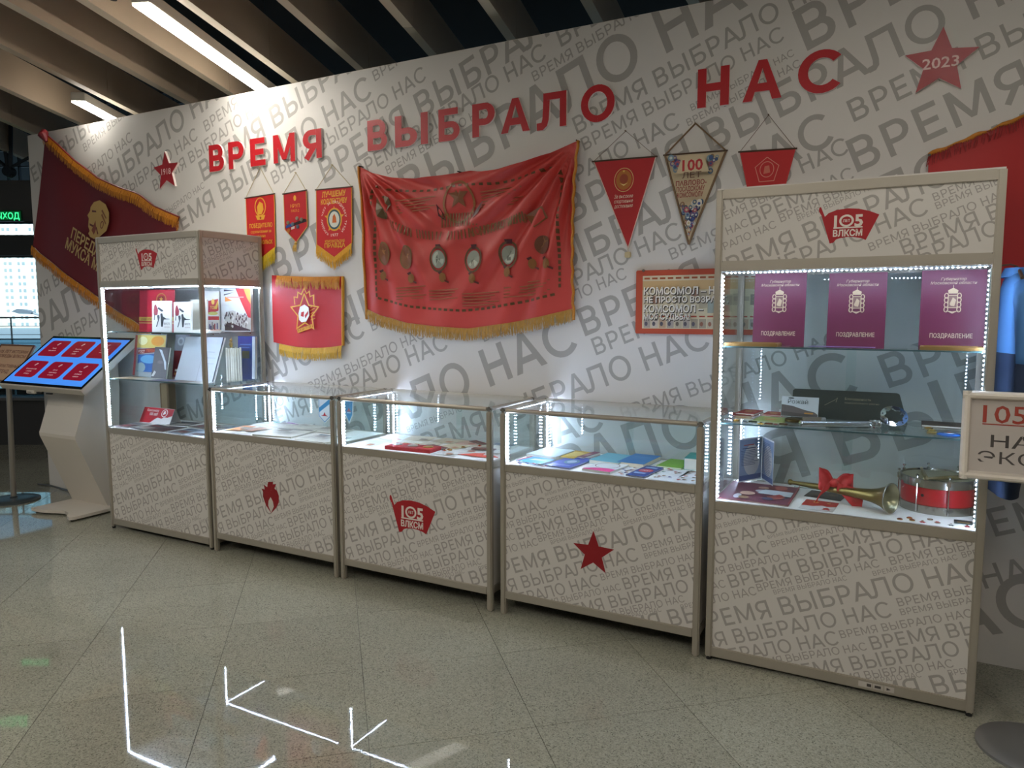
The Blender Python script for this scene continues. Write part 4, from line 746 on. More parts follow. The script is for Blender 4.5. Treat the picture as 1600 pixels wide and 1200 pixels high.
sp = [('p', [(-.02, .287), (.03, .2), (.10, .09), (.122, .09), (.122, .287)], '#b8262c'), ('p', [(.055, .287), (.09, .22), (.122, .18), (.122, .287)], '#d8843a'), ('p', [(-.12, .20), (-.12, .235), (-.05, .205)], '#d8843a'), ('p', [(-.13, .282), (-.03, .275), (-.13, .268)], '#2c3448'), ('p', [(-.13, .25), (-.03, .262), (-.13, .24)], '#2c3448'), ('r', -.10, .225, .06, .232, '#d08a80'), ('p', [(-.122, .005), (-.122, .12), (-.09, .135), (-.04, .14), (.02, .12), (.07, .1), (.122, .09), (.122, .005)], '#b4b0a6'), ('p', [(-.122, .005), (-.122, .05), (-.06, .06), (.0, .04), (.122, .012), (.122, .005)], '#26262a')]
for i in range(60): x = rd.uniform(-.11, .11); z = rd.uniform(.03, .125 - .15 * max(0, x)); sp.append(('e', x, z, .006, .009, rd.choice(['#1e1e20', '#3a3a3c', '#d8d4ca', '#8a867c', '#26262a'])))
stand('book', 'tall book with black and white crowd and red orange stripe on cover', 'book', -1.065, .40, S1, .245, .287, .018, '#cfd0cc', sp, lean=2)
st = thing('paper_stack', 'loose stack of white papers with orange tab on the left cabinet top shelf', 'papers', (-1.06, .13, S1))
for i in range(5): MB().bbox(-.09, .09, -.06 + .006 * i, .05 + .004 * i, .003 * i, .0028 + .003 * i, .0005).build('sheet', PAPER, st, world=False)
MB().box(.05, .088, .0, .05, .0152, .017).build('orange_tab', mat('#d8762a', .6), st, world=False)
# --- middle shelf
sp = [('r', -.165, .2, .165, .292, '#c8b060'), ('e', .08, .25, .07, .035, '#d08a2a'), ('e', -.08, .25, .05, .03, '#d8d0a0'), ('p', [(-.13, .155), (-.13, .19), (.10, .205), (.10, .175)], '#7a1c22'), ('t', 'РОСТ', -.12, .165, .018, '#d0ccc4', dict(bold=.03)), ('t', 'ПЕРЕМЕН', -.03, .174, .018, '#c8683a', dict(bold=.03)), ('r', -.165, .0, -.14, .29, '#9a3a3a'), ('p', [(-.12, .03), (-.12, .15), (.14, .165), (.16, .03)], '#24508a'), ('e', .0, .12, .09, .03, '#5a92b8'), ('e', -.08, .06, .05, .035, '#7a8a8a'), ('e', .09, .07, .05, .04, '#1c3a6a')]
stand('magazine', 'blue and yellow magazine with dark red title strip on the middle shelf', 'magazine', -1.83, .26, S2, .34, .30, .006, '#8a8e90', sp, lean=8)
stand('book', 'dark brown book with pale streak on its cover, leaning on the middle shelf', 'book', -1.635, .20, S2, .155, .215, .014, '#3a302e', [('p', [(-.03, .2), (.0, .195), (.06, .11), (.07, .06), (.055, .06), (.04, .11)], '#b8bcc0'), ('e', .0, .11, .03, .012, '#5a4e4a'), ('p', [(-.075, .01), (-.05, .05), (-.03, .04), (-.05, .01)], '#c0b8b0')], lean=12)
stand('book', 'red book with grey silver top half beside the big white folder', 'book', -1.56, .31, S2, .15, .297, .01, '#7c1a22', [('r', -.075, .185, .075, .297, '#8a8c96'), ('e', -.01, .25, .035, .03, '#b4b8c0'), ('e', -.01, .25, .018, .016, '#8a8c96'), ('r', -.05, .04, -.01, .055, '#d8d0cc'), ('r', -.055, .015, -.025, .03, '#c07a3a')], lean=8)
stand('folder', 'big white folder leaning open behind the cabinet post on the middle shelf', 'folder', -1.225, .16, S2, .375, .305, .012, '#c6cad2', [('r', .02, .0, .023, .305, '#9aa0aa')] + textlines(.06, .20, .10, 3, .04, '#a8aeb8', h=.004) + [('r', .178, .0, .1875, .305, '#2c2e36')], lean=20)
ca, sa = math.cos(math.radians(49)), math.sin(math.radians(49))
for i in range(7):
    k = (i - 3) * .0142
    stand('ivory_volume', ('ivory paged slim volume at the left of the upright row' if i == 0 else 'ivory paged slim volume at the right of the upright row' if i == 6 else 'ivory paged slim volume, %s in the upright row from the left' % ('', 'second', 'third', 'fourth', 'fifth', 'sixth')[i]), 'book', -1.0 + k * ca, .30 + k * sa, S2, .0125, .215 - .004 * (i % 2), .10, ('#c9c3b2', '#bdb6a4', '#cfcabb')[i % 3], [('r', -.0045, .003, -.0005, .21, '#dad6c8'), ('r', .002, .003, .0045, .21, '#a8a292')], lean=0, rz=49, group='ivory volumes in the upright row')
stand('book', 'blue hardback book with white page edge at the cabinet right side', 'book', -1.03, .425, S2, .165, .29, .022, '#24428c', [('r', -.06, .23, .04, .236, '#5a7ac0'), ('r', -.06, .21, .03, .215, '#5a7ac0'), ('r', -.04, .14, .03, .19, '#5a5a48'), ('r', .055, .004, .082, .286, '#c8ccd4')], lean=3)
fg = thing('figurine', 'small gilt figurine standing behind the ivory volumes', 'figurine', (-1.105, .37, S2))
MB().bbox(-.018, .018, -.018, .018, 0, .20, .003).build('plinth', mat('#a0988a', .5), fg, world=False)
MB().sweep([(0, 0, .20), (.003, 0, .215), (.006, 0, .24), (.0, 0, .255)], [.011, .009, .012, .005], 9).lathe([(.001, .272), (.006, .268), (.0075, .262), (.006, .255), (.002, .252)], n=10).sweep([(.008, 0, .247), (.014, 0, .262), (.008, 0, .282)], [.004, .003, .0025], 6).sweep([(-.006, 0, .247), (-.014, 0, .236), (-.010, 0, .222)], [.004, .003, .0025], 6).build('figure', mat('#c0a468', .35, .5), fg, smooth=True, world=False)
cs = ['#a08a6a', '#c8c4b8', '#6a6a86', '#8a7a70', '#b8b8b4', '#d0ccc0']
for i, (x, y, rz, w, d) in enumerate(((-1.80, .05, 4, .2, .13), (-1.62, .055, -6, .2, .12), (-1.43, .05, 3, .18, .10), (-1.24, .045, -4, .19, .10), (-1.07, .05, 6, .14, .10))):
    flat('leaflet', 'flat leaflet on the middle shelf front edge, %s' % ('at the left end', 'under the blue magazine', 'before the red book', 'before the white folder', 'right of the cabinet post')[i], 'leaflet', x, y, S2, w, d, .0015 + .0005 * i, cs[i], textlines(-w * .4, d * .8, w * .7, 5, d * .14, '#7a7470', seed=i), rz)
# --- deck
tc = thing('tent_card', 'red and white folded tent card reading 100 on the left cabinet deck', 'card', (-1.80, .27, DK1))
MB().add([(-.165, 0, 0), (.165, 0, 0), (.165, .05, .105), (-.165, .05, .105)], [(0, 1, 2, 3)]).add([(-.165, .10, 0), (.165, .10, 0), (.165, .0505, .1055), (-.165, .0505, .1055)], [(3, 2, 1, 0)]).build('card', mat('#d8d4d0', .55), tc, world=False)
mp_ = lambda u, v, k: (u, .05 * v / .105 - .0006 - k, v)
prints(tc, [('p', [(-.163, .001), (-.163, .104), (.163, .104), (.163, .06), (.12, .045), (.09, .05), (.06, .035), (.02, .04), (-.03, .025), (-.05, .002)], '#b01f2c'), ('t', 'Комсомолу', -.12, .078, .016, '#e8dcd8', dict(bold=.03)), ('t', '100 лет', -.08, .052, .019, '#e8dcd8', dict(bold=.04)), ('o', .075, .073, .032, .026, .005, '#e8dcd8'), ('p', [(.06, .06), (.065, .085), (.08, .09), (.09, .07)], '#e8dcd8')], mp=mp_, step=.0003, world=False)
bx = thing('cardboard_tube', 'brown cardboard post carton standing at the back of the left cabinet deck', 'carton', (-1.865, .44, DK1)); MB().bbox(-.05, .05, -.03, .03, 0, .27, .003).build('carton', mat('#6e5a40', .8), bx, world=False)
MB().box(-.03, .03, -.031, -.03, .0, .27).build('tape', mat('#8a7656', .5), bx, world=False)
rd = random.Random(12); k = 0
nmz = ['at the front left corner', 'second along the front', 'third along the front', 'fourth along the front', 'at the front right corner', 'behind the tent card', 'in the middle of the deck', 'right of the middle', 'near the back right post']
for x, y, rz, w, d, col in ((-1.84, .04, 8, .15, .2, '#9a9690'), (-1.67, .04, -10, .17, .19, '#4a4a50'), (-1.48, .04, 5, .16, .2, '#6a5c58'), (-1.29, .04, -4, .17, .19, '#86909a'), (-1.09, .035, 3, .2, .17, '#c4d0dc'), (-1.56, .27, 12, .18, .16, '#584e50'), (-1.36, .26, -8, .17, .17, '#8a7a74'), (-1.18, .25, 6, .16, .19, '#6c7884'), (-1.03, .23, -5, .12, .2, '#a47e6a')):
    sp = [('r', -w * .4, d * .1, w * .4, d * .55, rd.choice(['#3c3a40', '#7a6c68', '#a8a49c', '#5a3a3c'])), ('e', rd.uniform(-.03, .03), d * .35, w * .18, d * .14, rd.choice(['#b8a8a0', '#4a3e40', '#8a4a48'])), ('r', -w * .4, d * .7, w * .25, d * .8, rd.choice(['#d0ccc4', '#8a2a30', '#44506a']))]
    flat('magazine', 'flat magazine on the left cabinet deck, ' + nmz[k], 'magazine', x, y, DK1, w, d, .003, col, sp, rz, group='magazines on the left cabinet deck'); k += 1

# --- first showcase: newspapers
TD = .7612; Z = TD
def paper(label, x, y, z, w, d, rz, hdr, seed, th=.002, body='#e2e0d8', cat='newspaper', nm='newspaper'):
    sp = [('r', -w * .46, d * .82, w * .46, d * .95, hdr)] if hdr else []
    for c in range(3): sp += textlines(-w * .46 + c * w * .32, d * .74, w * .28, 12, d * .055, '#aaa8a2', h=d * .018, seed=seed + c)
    sp.append(('r', -w * .1, d * .3, w * .2, d * .52, '#9a948c')); return flat(nm, label, cat, x, y, z, w, d, th, body, sp, rz, group='newspapers in the first showcase' if nm == 'newspaper' else None)
paper('newspaper with orange photo print, front left in the first showcase', -.74, .045, Z, .25, .24, 4, None, 1)
prints(bpy.data.objects['newspaper'], [('r', -.09, .03, .02, .14, '#d8905a'), ('r', .03, .05, .11, .20, '#d8a888'), ('r', -.10, .16, .0, .21, '#d09068')], name='colour_photo', y=-.006, world=False)
paper('newspaper with teal header, back left in the first showcase', -.80, .30, Z + .0022, .20, .17, -20, '#22a898', 5)
paper('newspaper with purple header, back middle in the first showcase', -.66, .30, Z + .0045, .22, .18, -14, '#8a4a9a', 9)
paper('folded white newspaper stack at the front middle of the first showcase', -.40, .035, Z, .28, .26, 8, '#7a7a78', 13, th=.011)
paper('grey newspaper at the front right of the first showcase', -.10, .035, Z, .25, .21, -4, '#6a7a86', 17, th=.004)
paper('newspaper with a photo strip, back right under the small pennants', -.26, .28, Z + .003, .30, .17, 6, '#9a9084', 21, th=.003)
paper('plain newspaper page at the centre back of the first showcase', -.48, .31, Z + .007, .22, .16, -6, '#c8c4bc', 25)
pennant('small blue and white striped pennant hanging in the first showcase, left one', [(-.415, .957), (-.315, .957), (-.315, .835), (-.365, .792), (-.415, .835)], '#d4dce0', None, [('p', [(-.41, .86), (-.41, .89), (-.318, .952), (-.318, .92)], '#2f86b8'), ('p', [(-.365, .865), (-.375, .845), (-.395, .838), (-.335, .838), (-.355, .845)], '#b82a34'), ('q', stroke([(-.41, .95), (-.41, .838), (-.365, .80), (-.32, .838), (-.32, .95)], .004), '#2f86b8')], y=.455, group='small blue pennants in the first showcase')
pennant('small blue shield pennant with white rim hanging in the first showcase, right one', [(-.20, .96), (-.125, .96), (-.13, .86), (-.163, .803), (-.196, .86)], '#dfe8ec', None, [('p', [(-.193, .955), (-.132, .955), (-.137, .863), (-.163, .815), (-.189, .863)], '#2c8cc4'), ('p', [(-.163, .905), (-.172, .888), (-.185, .88), (-.141, .88), (-.154, .888)], '#c05058'), ('r', -.178, .87, -.148, .876, '#c8dce6')], y=.455, group='small blue pennants in the first showcase')

# --- second showcase: papers, medal box, badges
docs = [(.255, .05, .14, .2, 3, '#dcebe8', 'pale paper at the front left of the second showcase'), (.40, .20, .16, .13, -14, '#e0e2d4', 'pale green card behind the red medal box'), (.26, .27, .17, .18, -20, '#dde6e6', 'white sheet at the back left of the second showcase'), (.43, .33, .16, .14, 12, '#cfc6b0', 'beige document at the back, left of the middle'), (.60, .34, .15, .13, -8, '#c8bca4', 'brownish document at the back middle'), (.55, .22, .16, .12, 8, '#d2cab6', 'open document with dark edge behind the medal box'), (.75, .36, .13, .12, 16, '#d8b0a0', 'pinkish document near the back wall'), (.86, .30, .15, .14, -18, '#ccc4b2', 'grey green document right of the middle'), (.72, .22, .13, .12, -10, '#d6c8a8', 'yellowish certificate right of the medal box'), (1.0, .31, .13, .15, 10, '#ddd8cc', 'pale document at the back right corner'), (.86, .17, .14, .11, 14, '#e2e0dc', 'white card before the open red booklet'), (1.0, .17, .15, .12, -6, '#e0dcd8', 'white sheet at the right end of the second showcase'), (.80, .05, .13, .1, 4, '#e4e2de', 'small white card at the front, right of the badges')]
for i, (x, y, w, d, rz, col, lab) in enumerate(docs): flat('document', lab, 'document', x, y, TD + .0009 * (i % 5), w, d, .0016, col, textlines(-w * .4, d * .8, w * .75, 5, d * .15, '#a8a298', seed=i) + [('r', w * .1, d * .1, w * .4, d * .4, ['#b8886a', '#9a9688', '#c07868', '#8a8478'][i % 4])], rz, group='documents in the second showcase')
for x, y, rz, lab in ((.79, .40, -30, 'dark red open booklet cover near the back of the second showcase'), (.93, .245, 8, 'maroon certificate cover at the right of the second showcase'), (.66, .185, -20, 'thin maroon booklet between the documents')): flat('booklet', lab, 'booklet', x, y, TD + .0062, .13, .045, .004, '#5e1a20', [('r', -.05, .012, .05, .016, '#b08a4a')], rz)
flat('booklet', 'slate blue booklet at the back right of the second showcase', 'booklet', .96, .40, TD + .0062, .12, .05, .004, '#59647a', [('r', -.04, .015, .04, .02, '#aab0be')], -12)
b_ = thing('medal_box', 'open red presentation box with three medal wells', 'box', (.578, .05, TD), (0, 0, math.radians(2)))
MB().bbox(-.145, .145, 0, .115, 0, .020, .002).build('case', mat('#b01826', .5), b_, world=False)
for x0_, x1_, m in ((-.138, -.06, '#a81422'), (-.052, .05, '#8e101c'), (.058, .138, '#a81422')):
    wl = MB().box(x0_, x1_, .008, .107, .0198, .0212).build('well', mat(m, .6), b_, world=False)
for x, c, s in ((-.10, '#c8b4a0', '#8a8a84'), (0, '#8a8a84', '#a8a498'), (.098, '#d8d4c8', '#b08a40')): MB().cyl((x, .058, .0212), (x, .058, .0245), .028, 20).cyl((x, .058, .0245), (x, .058, .026), .018, 16).build('medal', mat(s, .3, .6), b_, world=False)
def badge(label, x, y, z, col, rim, r=.011, shape='round', group='loose badges'):
    t = thing('badge', label, 'badge', (x, y, z), group=group)
    if shape == 'round': MB().lathe([(0, .004), (r * .6, .0042), (r, .003), (r, 0)], n=16).build('rim', mat(rim, .25, .8), t, world=False, smooth=2); MB().lathe([(0, .0052), (r * .62, .005), (r * .66, .0035)], n=14).build('enamel', mat(col, .25), t, world=False)
    elif shape == 'star':
        P = star_pts(0, 0, r * 1.3); P.reverse(); MB().add([(p[0], p[1], 0) for p in P] + [(0, 0, .006)], [(10, i, (i + 1) % 10) for i in range(10)] + [tuple(range(9, -1, -1))]).build('enamel', mat(col, .25), t, world=False); MB().lathe([(0, .0075), (r * .4, .007), (r * .4, .003)], n=10).build('rim', mat(rim, .25, .8), t, world=False)
    else: MB().bbox(-r * 1.2, r * 1.2, -r * .7, r * .7, 0, .004, .001).build('rim', mat(rim, .25, .8), t, world=False); MB().box(-r, r, -r * .5, r * .5, .004, .0048).build('enamel', mat(col, .25), t, world=False)
    return t
for i, (x, y, c, r, s, lab) in enumerate(((.765, .13, '#c83a2a', '#c8a050', 'star', 'gold and red star badge right of the medal box'), (.785, .155, '#d8b060', '#b88a3a', 'round', 'round gilt badge right of the medal box'), (.77, .165, '#b02a2a', '#c8a050', 'round', 'small red round badge right of the medal box'), (.80, .262, '#a06a3a', '#b88a3a', 'round', 'bronze badge on the white card'), (.86, .335, '#c83228', '#c8a050', 'star', 'red star badge before the maroon cover'), (.455, .205, '#d8c890', '#c8a050', 'bar', 'gilt bar badge behind the medal box'), (.53, .205, '#d8c890', '#c8a050', 'bar', 'second gilt bar badge behind the medal box'))): badge(lab, x, y, TD + .0075, c, r, .011, s, 'badges in the second showcase')
pf = thing('paper_flag', 'salmon pink paper flag with jagged edge at the front right of the second showcase', 'flag', (.97, .10, TD + .004), (0, 0, math.radians(3)))
MB().prism([(-.10, .0), (.07, -.015), (.085, .01), (.13, .012), (.09, .045), (.03, .03), (.02, .08), (-.03, .06)], -.001, .001).build('paper', mat('#d85a4a', .6), pf, world=False); pf.rotation_euler = (-PI / 2, 0, math.radians(3))

# --- third showcase: coloured booklets
flat('book', 'white book with grey lines, back left of the third showcase', 'book', 1.30, .20, TD, .17, .21, .020, '#ccdce0', textlines(-.07, .18, .13, 6, .025, '#a4b4ba', seed=4), -4)
flat('booklet', 'light blue booklet with red spine at the left of the third showcase', 'booklet', 1.295, .07, TD + .001, .15, .13, .008, '#4a9ad0', [('r', -.074, .003, -.06, .127, '#c05060'), ('p', [(-.03, .05), (.03, .06), (.05, .09), (-.02, .085)], '#c8e0ec')], -10)
flat('booklet', 'yellow booklet behind the dark blue magazine', 'booklet', 1.41, .24, TD + .002, .115, .19, .012, '#c8a63c', [('e', .01, .1, .04, .07, '#d8c070'), ('r', -.04, .16, .03, .175, '#b08a2a')], -6)
flat('booklet', 'thin purple brown booklet between the yellow and the cyan ones', 'booklet', 1.487, .27, TD + .002, .04, .17, .014, '#7a4a5a', [('r', -.012, .05, .012, .1, '#b08a90')], -8)
flat('magazine', 'dark blue magazine with green oval at the front of the third showcase', 'magazine', 1.465, .04, TD + .004, .135, .255, .006, '#4656a8', [('o', .01, .13, .035, .05, .01, '#6a9a8a'), ('e', .01, .13, .022, .035, '#a8b8c8'), ('p', [(-.065, .2), (-.02, .252), (.03, .2)], '#2c3a9a'), ('r', -.05, .03, .05, .045, '#8a94c8')], -5)
flat('booklet', 'cyan blue booklet stack behind the pink edged booklet', 'booklet', 1.635, .21, TD, .16, .21, .020, '#6cb4c8', textlines(-.06, .17, .12, 5, .03, '#8cc8d6', seed=5), -5)
flat('booklet', 'bright blue booklet on a cream pile at the back of the third showcase', 'booklet', 1.765, .225, TD, .135, .235, .022, '#2c78b8', [('r', -.04, .15, .04, .16, '#5a98cc'), ('r', -.04, .12, .03, .126, '#5a98cc')], -3, pages='#d8ccb4')
flat('booklet', 'plain lime green booklet near the right of the third showcase', 'booklet', 1.935, .29, TD, .125, .19, .008, '#78b030', [('r', -.02, .09, .03, .096, '#88bc48')], -4)
flat('book', 'thick book with teal cover and white page block at the right of the third showcase', 'book', 2.065, .30, TD, .12, .16, .055, '#3a9a94', [('r', -.03, .08, .03, .088, '#6ab8b0')], 4, pages='#dedad0')
flat('booklet', 'white booklet with bright pink lower edge at the front of the third showcase', 'booklet', 1.665, .035, TD + .002, .145, .20, .010, '#d8dcdc', [('p', [(-.072, .0), (-.072, .02), (-.03, .055), (.03, .065), (.072, .06), (.072, .0)], '#d03a80'), ('o', .0, .12, .06, .06, .004, '#6a3a40')], -6)
flat('booklet', 'navy blue booklet with red oval and white words at the front of the third showcase', 'booklet', 1.855, .03, TD + .002, .088, .235, .006, '#1c3a80', [('e', 0, .125, .034, .035, '#b83a44'), ('t', 'СПОРТ', 0, .115, .016, '#e8e4e0', dict(align='C', bold=.03, width=.05)), ('r', -.03, .05, .025, .075, '#8aa8d0'), ('r', -.03, .18, .03, .2, '#8aa8d0')], -5)
for x, y, w, d, rz, lab, sd in ((1.30, .03, .17, .05, 2, 'white sheet with small pictures at the front left of the third showcase', 2), (1.775, .03, .055, .2, -6, 'white sheet with a monkey sticker left of the navy booklet', 3), (1.965, .03, .12, .25, -6, 'white sticker sheet right of the navy booklet', 4), (2.075, .03, .10, .24, -2, 'white sticker sheet at the front right corner of the third showcase', 5), (1.42, .03, .10, .06, -3, 'white sheet of stickers before the dark blue magazine', 6)):
    rd = random.Random(sd); sp = []
    for i in range(12): a, b = rd.uniform(-w * .38, w * .38), rd.uniform(d * .1, d * .9); sp.append(('e', a, b, .009, .011, rd.choice(['#b06a5a', '#6a5a48', '#3a4a8a', '#8a6a3a', '#c89a8a', '#5a7a6a', '#a83a3a']))); sp.append(('e', a + .004, b + .003, .004, .005, rd.choice(['#e0c8b0', '#d8d8d8'])))
    flat('sticker_sheet', lab.replace('monkey', 'brown'), 'sheet', x, y, TD, w, d, .0012, '#e2e4e6', sp, rz, group='sticker sheets in the third showcase')

# --- right tall cabinet, upper shelf: folders, frames
F1 = 1.3602; F2 = 1.0362; DK5 = .7032
def folder(label, x, h, w):
    t = stand('presentation_folder', label, 'folder', x, .175, F1, w, h, .008, '#5e1436', None, lean=5, group='burgundy presentation folders', pages='#d8d0c0')
    G = '#c2a888'
    sp = [('t', 'Губернатор', 0, h * .87, .0105, G, dict(align='C', shear=.25, bold=.01)), ('t', 'Московской области', 0, h * .82, .0105, G, dict(align='C', shear=.25, bold=.01)), ('t', 'ПОЗДРАВЛЕНИЕ', 0, h * .14, .0165, '#cbb598', dict(align='C', bold=.015, width=w * .66))]
    cx, cz = 0, h * .60; k = h / .3
    for sgn in (-1, 1): sp += [('o', cx + sgn * .021 * k, cz + dz * k, .008 * k, .011 * k, .0035 * k, G) for dz in (-.03, -.012, .006, .022)]
    sp += [('r', cx - .016 * k, cz - .025 * k, cx + .016 * k, cz + .025 * k, G), ('r', cx - .0135 * k, cz - .022 * k, cx + .0135 * k, cz + .022 * k, '#7c5a52'), ('p', [(cx - .010 * k, cz - .01 * k), (cx, cz + .016 * k), (cx + .011 * k, cz + .006 * k), (cx + .006 * k, cz - .018 * k), (cx - .006 * k, cz - .016 * k)], G), ('p', [(cx - .015 * k, cz + .03 * k), (cx - .017 * k, cz + .042 * k), (cx, cz + .052 * k), (cx + .017 * k, cz + .042 * k), (cx + .015 * k, cz + .03 * k)], G), ('r', cx - .001 * k, cz + .05 * k, cx + .0012 * k, cz + .062 * k, G), ('p', [(cx - .022 * k, cz - .034 * k), (cx, cz - .046 * k), (cx + .022 * k, cz - .034 * k), (cx, cz - .038 * k)], G)]
    prints(t, sp, name='gold_print', world=False)
folder('burgundy presentation folder with gold crest, leftmost of three', 2.425, .305, .207); folder('burgundy presentation folder with gold crest, middle of three', 2.722, .30, .213); folder('burgundy presentation folder with gold crest, rightmost of three', 3.055, .302, .215)
for x, w, lab in ((2.335, .215, 'gilt edged certificate frame lying under the left burgundy folder'), (3.055, .205, 'gilt edged certificate frame lying under the right burgundy folder')):
    t = thing('certificate_frame', lab, 'frame', (x, .055, F1), group='certificate frames lying flat')
    for a, b, c, d in ((-w / 2, w / 2, 0, .014), (-w / 2, w / 2, .106, .12), (-w / 2, -w / 2 + .014, .014, .106), (w / 2 - .014, w / 2, .014, .106)): MB().bbox(a, b, c, d, 0, .013, .002).build('frame_bar', mat('#9a7440', .4, .3), t, world=False)
    MB().box(-w / 2 + .012, w / 2 - .012, .012, .108, .002, .007).build('certificate', mat('#c8c0a8', .6), t, world=False); MB().box(-w / 2 + .012, w / 2 - .012, .012, .108, .008, .010).build('glass', GLASS, t, world=False)
t = thing('plastic_sleeve', 'clear plastic sleeve lying between the two certificate frames', 'sleeve', (2.70, .06, F1)); MB().bbox(-.21, .21, 0, .10, 0, .003, .001).build('film', FILM, t, world=False); MB().box(-.14, .10, .012, .085, .0031, .0035).build('violet_label', mat('#6a4a86', .4), t, world=False)
# lower shelf
rd = random.Random(21)
for i, (x, y, w, d, th, col, rz, lab) in enumerate(((2.275, .30, .085, .15, .010, '#a82a26', -6, 'red booklet at the back left of the lower shelf'), (2.27, .26, .08, .10, .004, '#8a2420', 10, 'dark red pass book lying before the red booklet'), (2.385, .34, .085, .12, .005, '#b03a34', -4, 'red and cream pass book beside the pale leaflet'), (2.40, .145, .13, .15, .003, '#98a85a', -4, 'olive green leaflet on the lower shelf'), (2.29, .18, .07, .08, .003, '#b8a888', 8, 'small beige card among the badges'))):
    flat('booklet', lab, 'booklet', x, y, F2, w, d, th, col, [('r', -w * .3, d * .6, w * .3, d * .7, '#d8b070'), ('e', 0, d * .35, w * .2, d * .12, '#c8905a')], rz)
for i, (x, y, c, r, s, lab) in enumerate(((2.24, .13, '#8a3a4a', '#d0d0d0', 'bar', 'silver bar badge at the left end of the lower shelf'), (2.275, .12, '#c89040', '#c8a050', 'round', 'gilt badge second from the left on the lower shelf'), (2.315, .095, '#3a4a6a', '#d8dce0', 'round', 'silver badge with blue centre on the lower shelf'), (2.345, .115, '#3a4a2a', '#6a6a4a', 'bar', 'dark green bar badge on the lower shelf'), (2.385, .075, '#c8a050', '#d8b870', 'star', 'gold star badge at the lower shelf edge'), (2.415, .085, '#7a2a2a', '#b88a50', 'bar', 'brown bar badge on the lower shelf'), (2.445, .07, '#a83a3a', '#c0c0c0', 'round', 'red round badge right of the gold star'), (2.47, .10, '#6a4a2a', '#a08a60', 'bar', 'brown bar badge beside the medal'))): badge(lab, x, y, F2, c, r, .014, s, 'badges on the lower shelf')
t = thing('table_medal', 'dark bronze table medal under the standing card', 'medal', (2.50, .20, F2)); MB().lathe([(0, .0), (.033, .0), (.038, .004), (.038, .012), (.034, .015), (.03, .013), (0, .014)], n=28).build('disc', mat('#5a4a26', .35, .7), t, smooth=2, world=False); MB().lathe([(0, .017), (.016, .016), (.02, .014)], n=16).build('relief', mat('#6a5a34', .35, .7), t, world=False)
t = stand('card', 'upright white landscape card reading Рожай over a dark hill, before the green folder', 'card', 2.517, .21, F2 + .022, .148, .085, .006, '#c4ccd2', [('p', [(-.073, .001), (-.073, .05), (-.03, .045), (.02, .03), (.06, .022), (.073, .012), (.073, .001)], '#5e5656'), ('p', [(-.073, .001), (-.073, .02), (.0, .015), (.073, .008), (.073, .001)], '#46423f'), ('r', .02, .013, .055, .019, '#b8823a'), ('e', -.035, .078, .012, .003, '#3c4446'), ('t', 'Рожай', -.048, .055, .017, '#555d60', dict(xs=1.1))], lean=12)
stb = thing('card_block', 'small grey block holding the white landscape card', 'block', (2.575, .22, F2)); MB().bbox(-.045, .045, -.008, .02, 0, .0218, .002).build('block', mat('#9aa0a2', .5), stb, world=False)
gf = thing('green_folder', 'wide dark green folder leaning at the back of the lower shelf', 'folder', (2.70, .36, F2), (-math.radians(16), 0, 0))
MB().prism([(-.235, 0), (.225, 0), (.19, .122), (.18, .128), (-.225, .128), (-.235, .12)], 0, .008).build('cover', mat('#10211c', .5), gf, world=False)
prints(gf, [('t', 'Благодарность', -.02, .088, .010, '#8a8468', dict(align='L')), ('t', 'муниципального района', -.02, .072, .008, '#7a7660', {}), ('q', stroke([(-.10, .06), (-.06, .085), (-.05, .095), (-.055, .075)], .002), '#7a7660')], name='gold_print', world=False)
ky = thing('presentation_key', 'large silver presentation key lying on the lower shelf', 'key', (2.54, .06, F2), (0, 0, math.radians(26)))
MB().lathe([(0, 0), (.012, 0), (.0135, .003), (.0125, .006), (.0115, .27), (.0115, .275)], (0, 0, .0145), (1, 0, 0), 20).build('shaft', CHROME, ky, smooth=2, world=False)
MB().lathe([(.0115, .275), (.017, .278), (.017, .285), (.013, .288), (.0185, .294), (.0185, .302), (.013, .306), (.0165, .311), (.016, .318), (.009, .322), (0, .322)], (0, 0, .0145), (1, 0, 0), 20).build('collar', CHROME, ky, smooth=2, world=False)
MB().bbox(.01, .085, -.002, .003, .024, .042, .001).build('bit', CHROME, ky, world=False)
mb = MB(); n = 40; rc = Vector((.372, 0, .046)); ca, sa = math.cos(math.radians(58)), math.sin(math.radians(58))
vs = []; fs = []
for i in range(n):
    a = 2 * PI * i / n
    for rr, hh in ((.054, -.004), (.054, .004), (.036 + .004 * math.cos(8 * a), .005), (.036 + .004 * math.cos(8 * a), -.005)):
        u, v = rr * math.cos(a), rr * math.sin(a) * .82; vs.append((rc.x + u, rc.y + v * ca - hh * sa, rc.z + v * sa + hh * ca))
for i in range(n):
    for q in range(4): j = (i + 1) % n; fs.append((i * 4 + q, j * 4 + q, j * 4 + (q + 1) % 4, i * 4 + (q + 1) % 4))
mb.add(vs, fs).build('bow', CHROME, ky, smooth=2, world=False)
mb = MB()
for i in range(10):
    a = 2 * PI * (i + .5) / 10; u, v = .046 * math.cos(a), .046 * math.sin(a) * .82; mb.lathe([(0, .002), (.003, .001), (.0035, 0)], (rc.x + u, rc.y + v * ca - .005 * sa, rc.z + v * sa + .005 * ca), (0, -sa, ca), 8)
mb.build('bow_studs', mat('#3c3e42', .4, .5), ky, world=False)
for i, (x, y, c, r, s, lab) in enumerate(((3.0, .27, '#b89040', '#c8a860', 'round', 'gilt badge at the back, right of the key'), (3.01, .20, '#c8a050', '#e0c880', 'round', 'shiny gilt badge right of the key'), (3.01, .14, '#a89058', '#c8b078', 'bar', 'gilt bar badge below the shiny badge'))): badge(lab, x, y, F2, c, r, .016, s, 'gilt badges on the lower shelf')
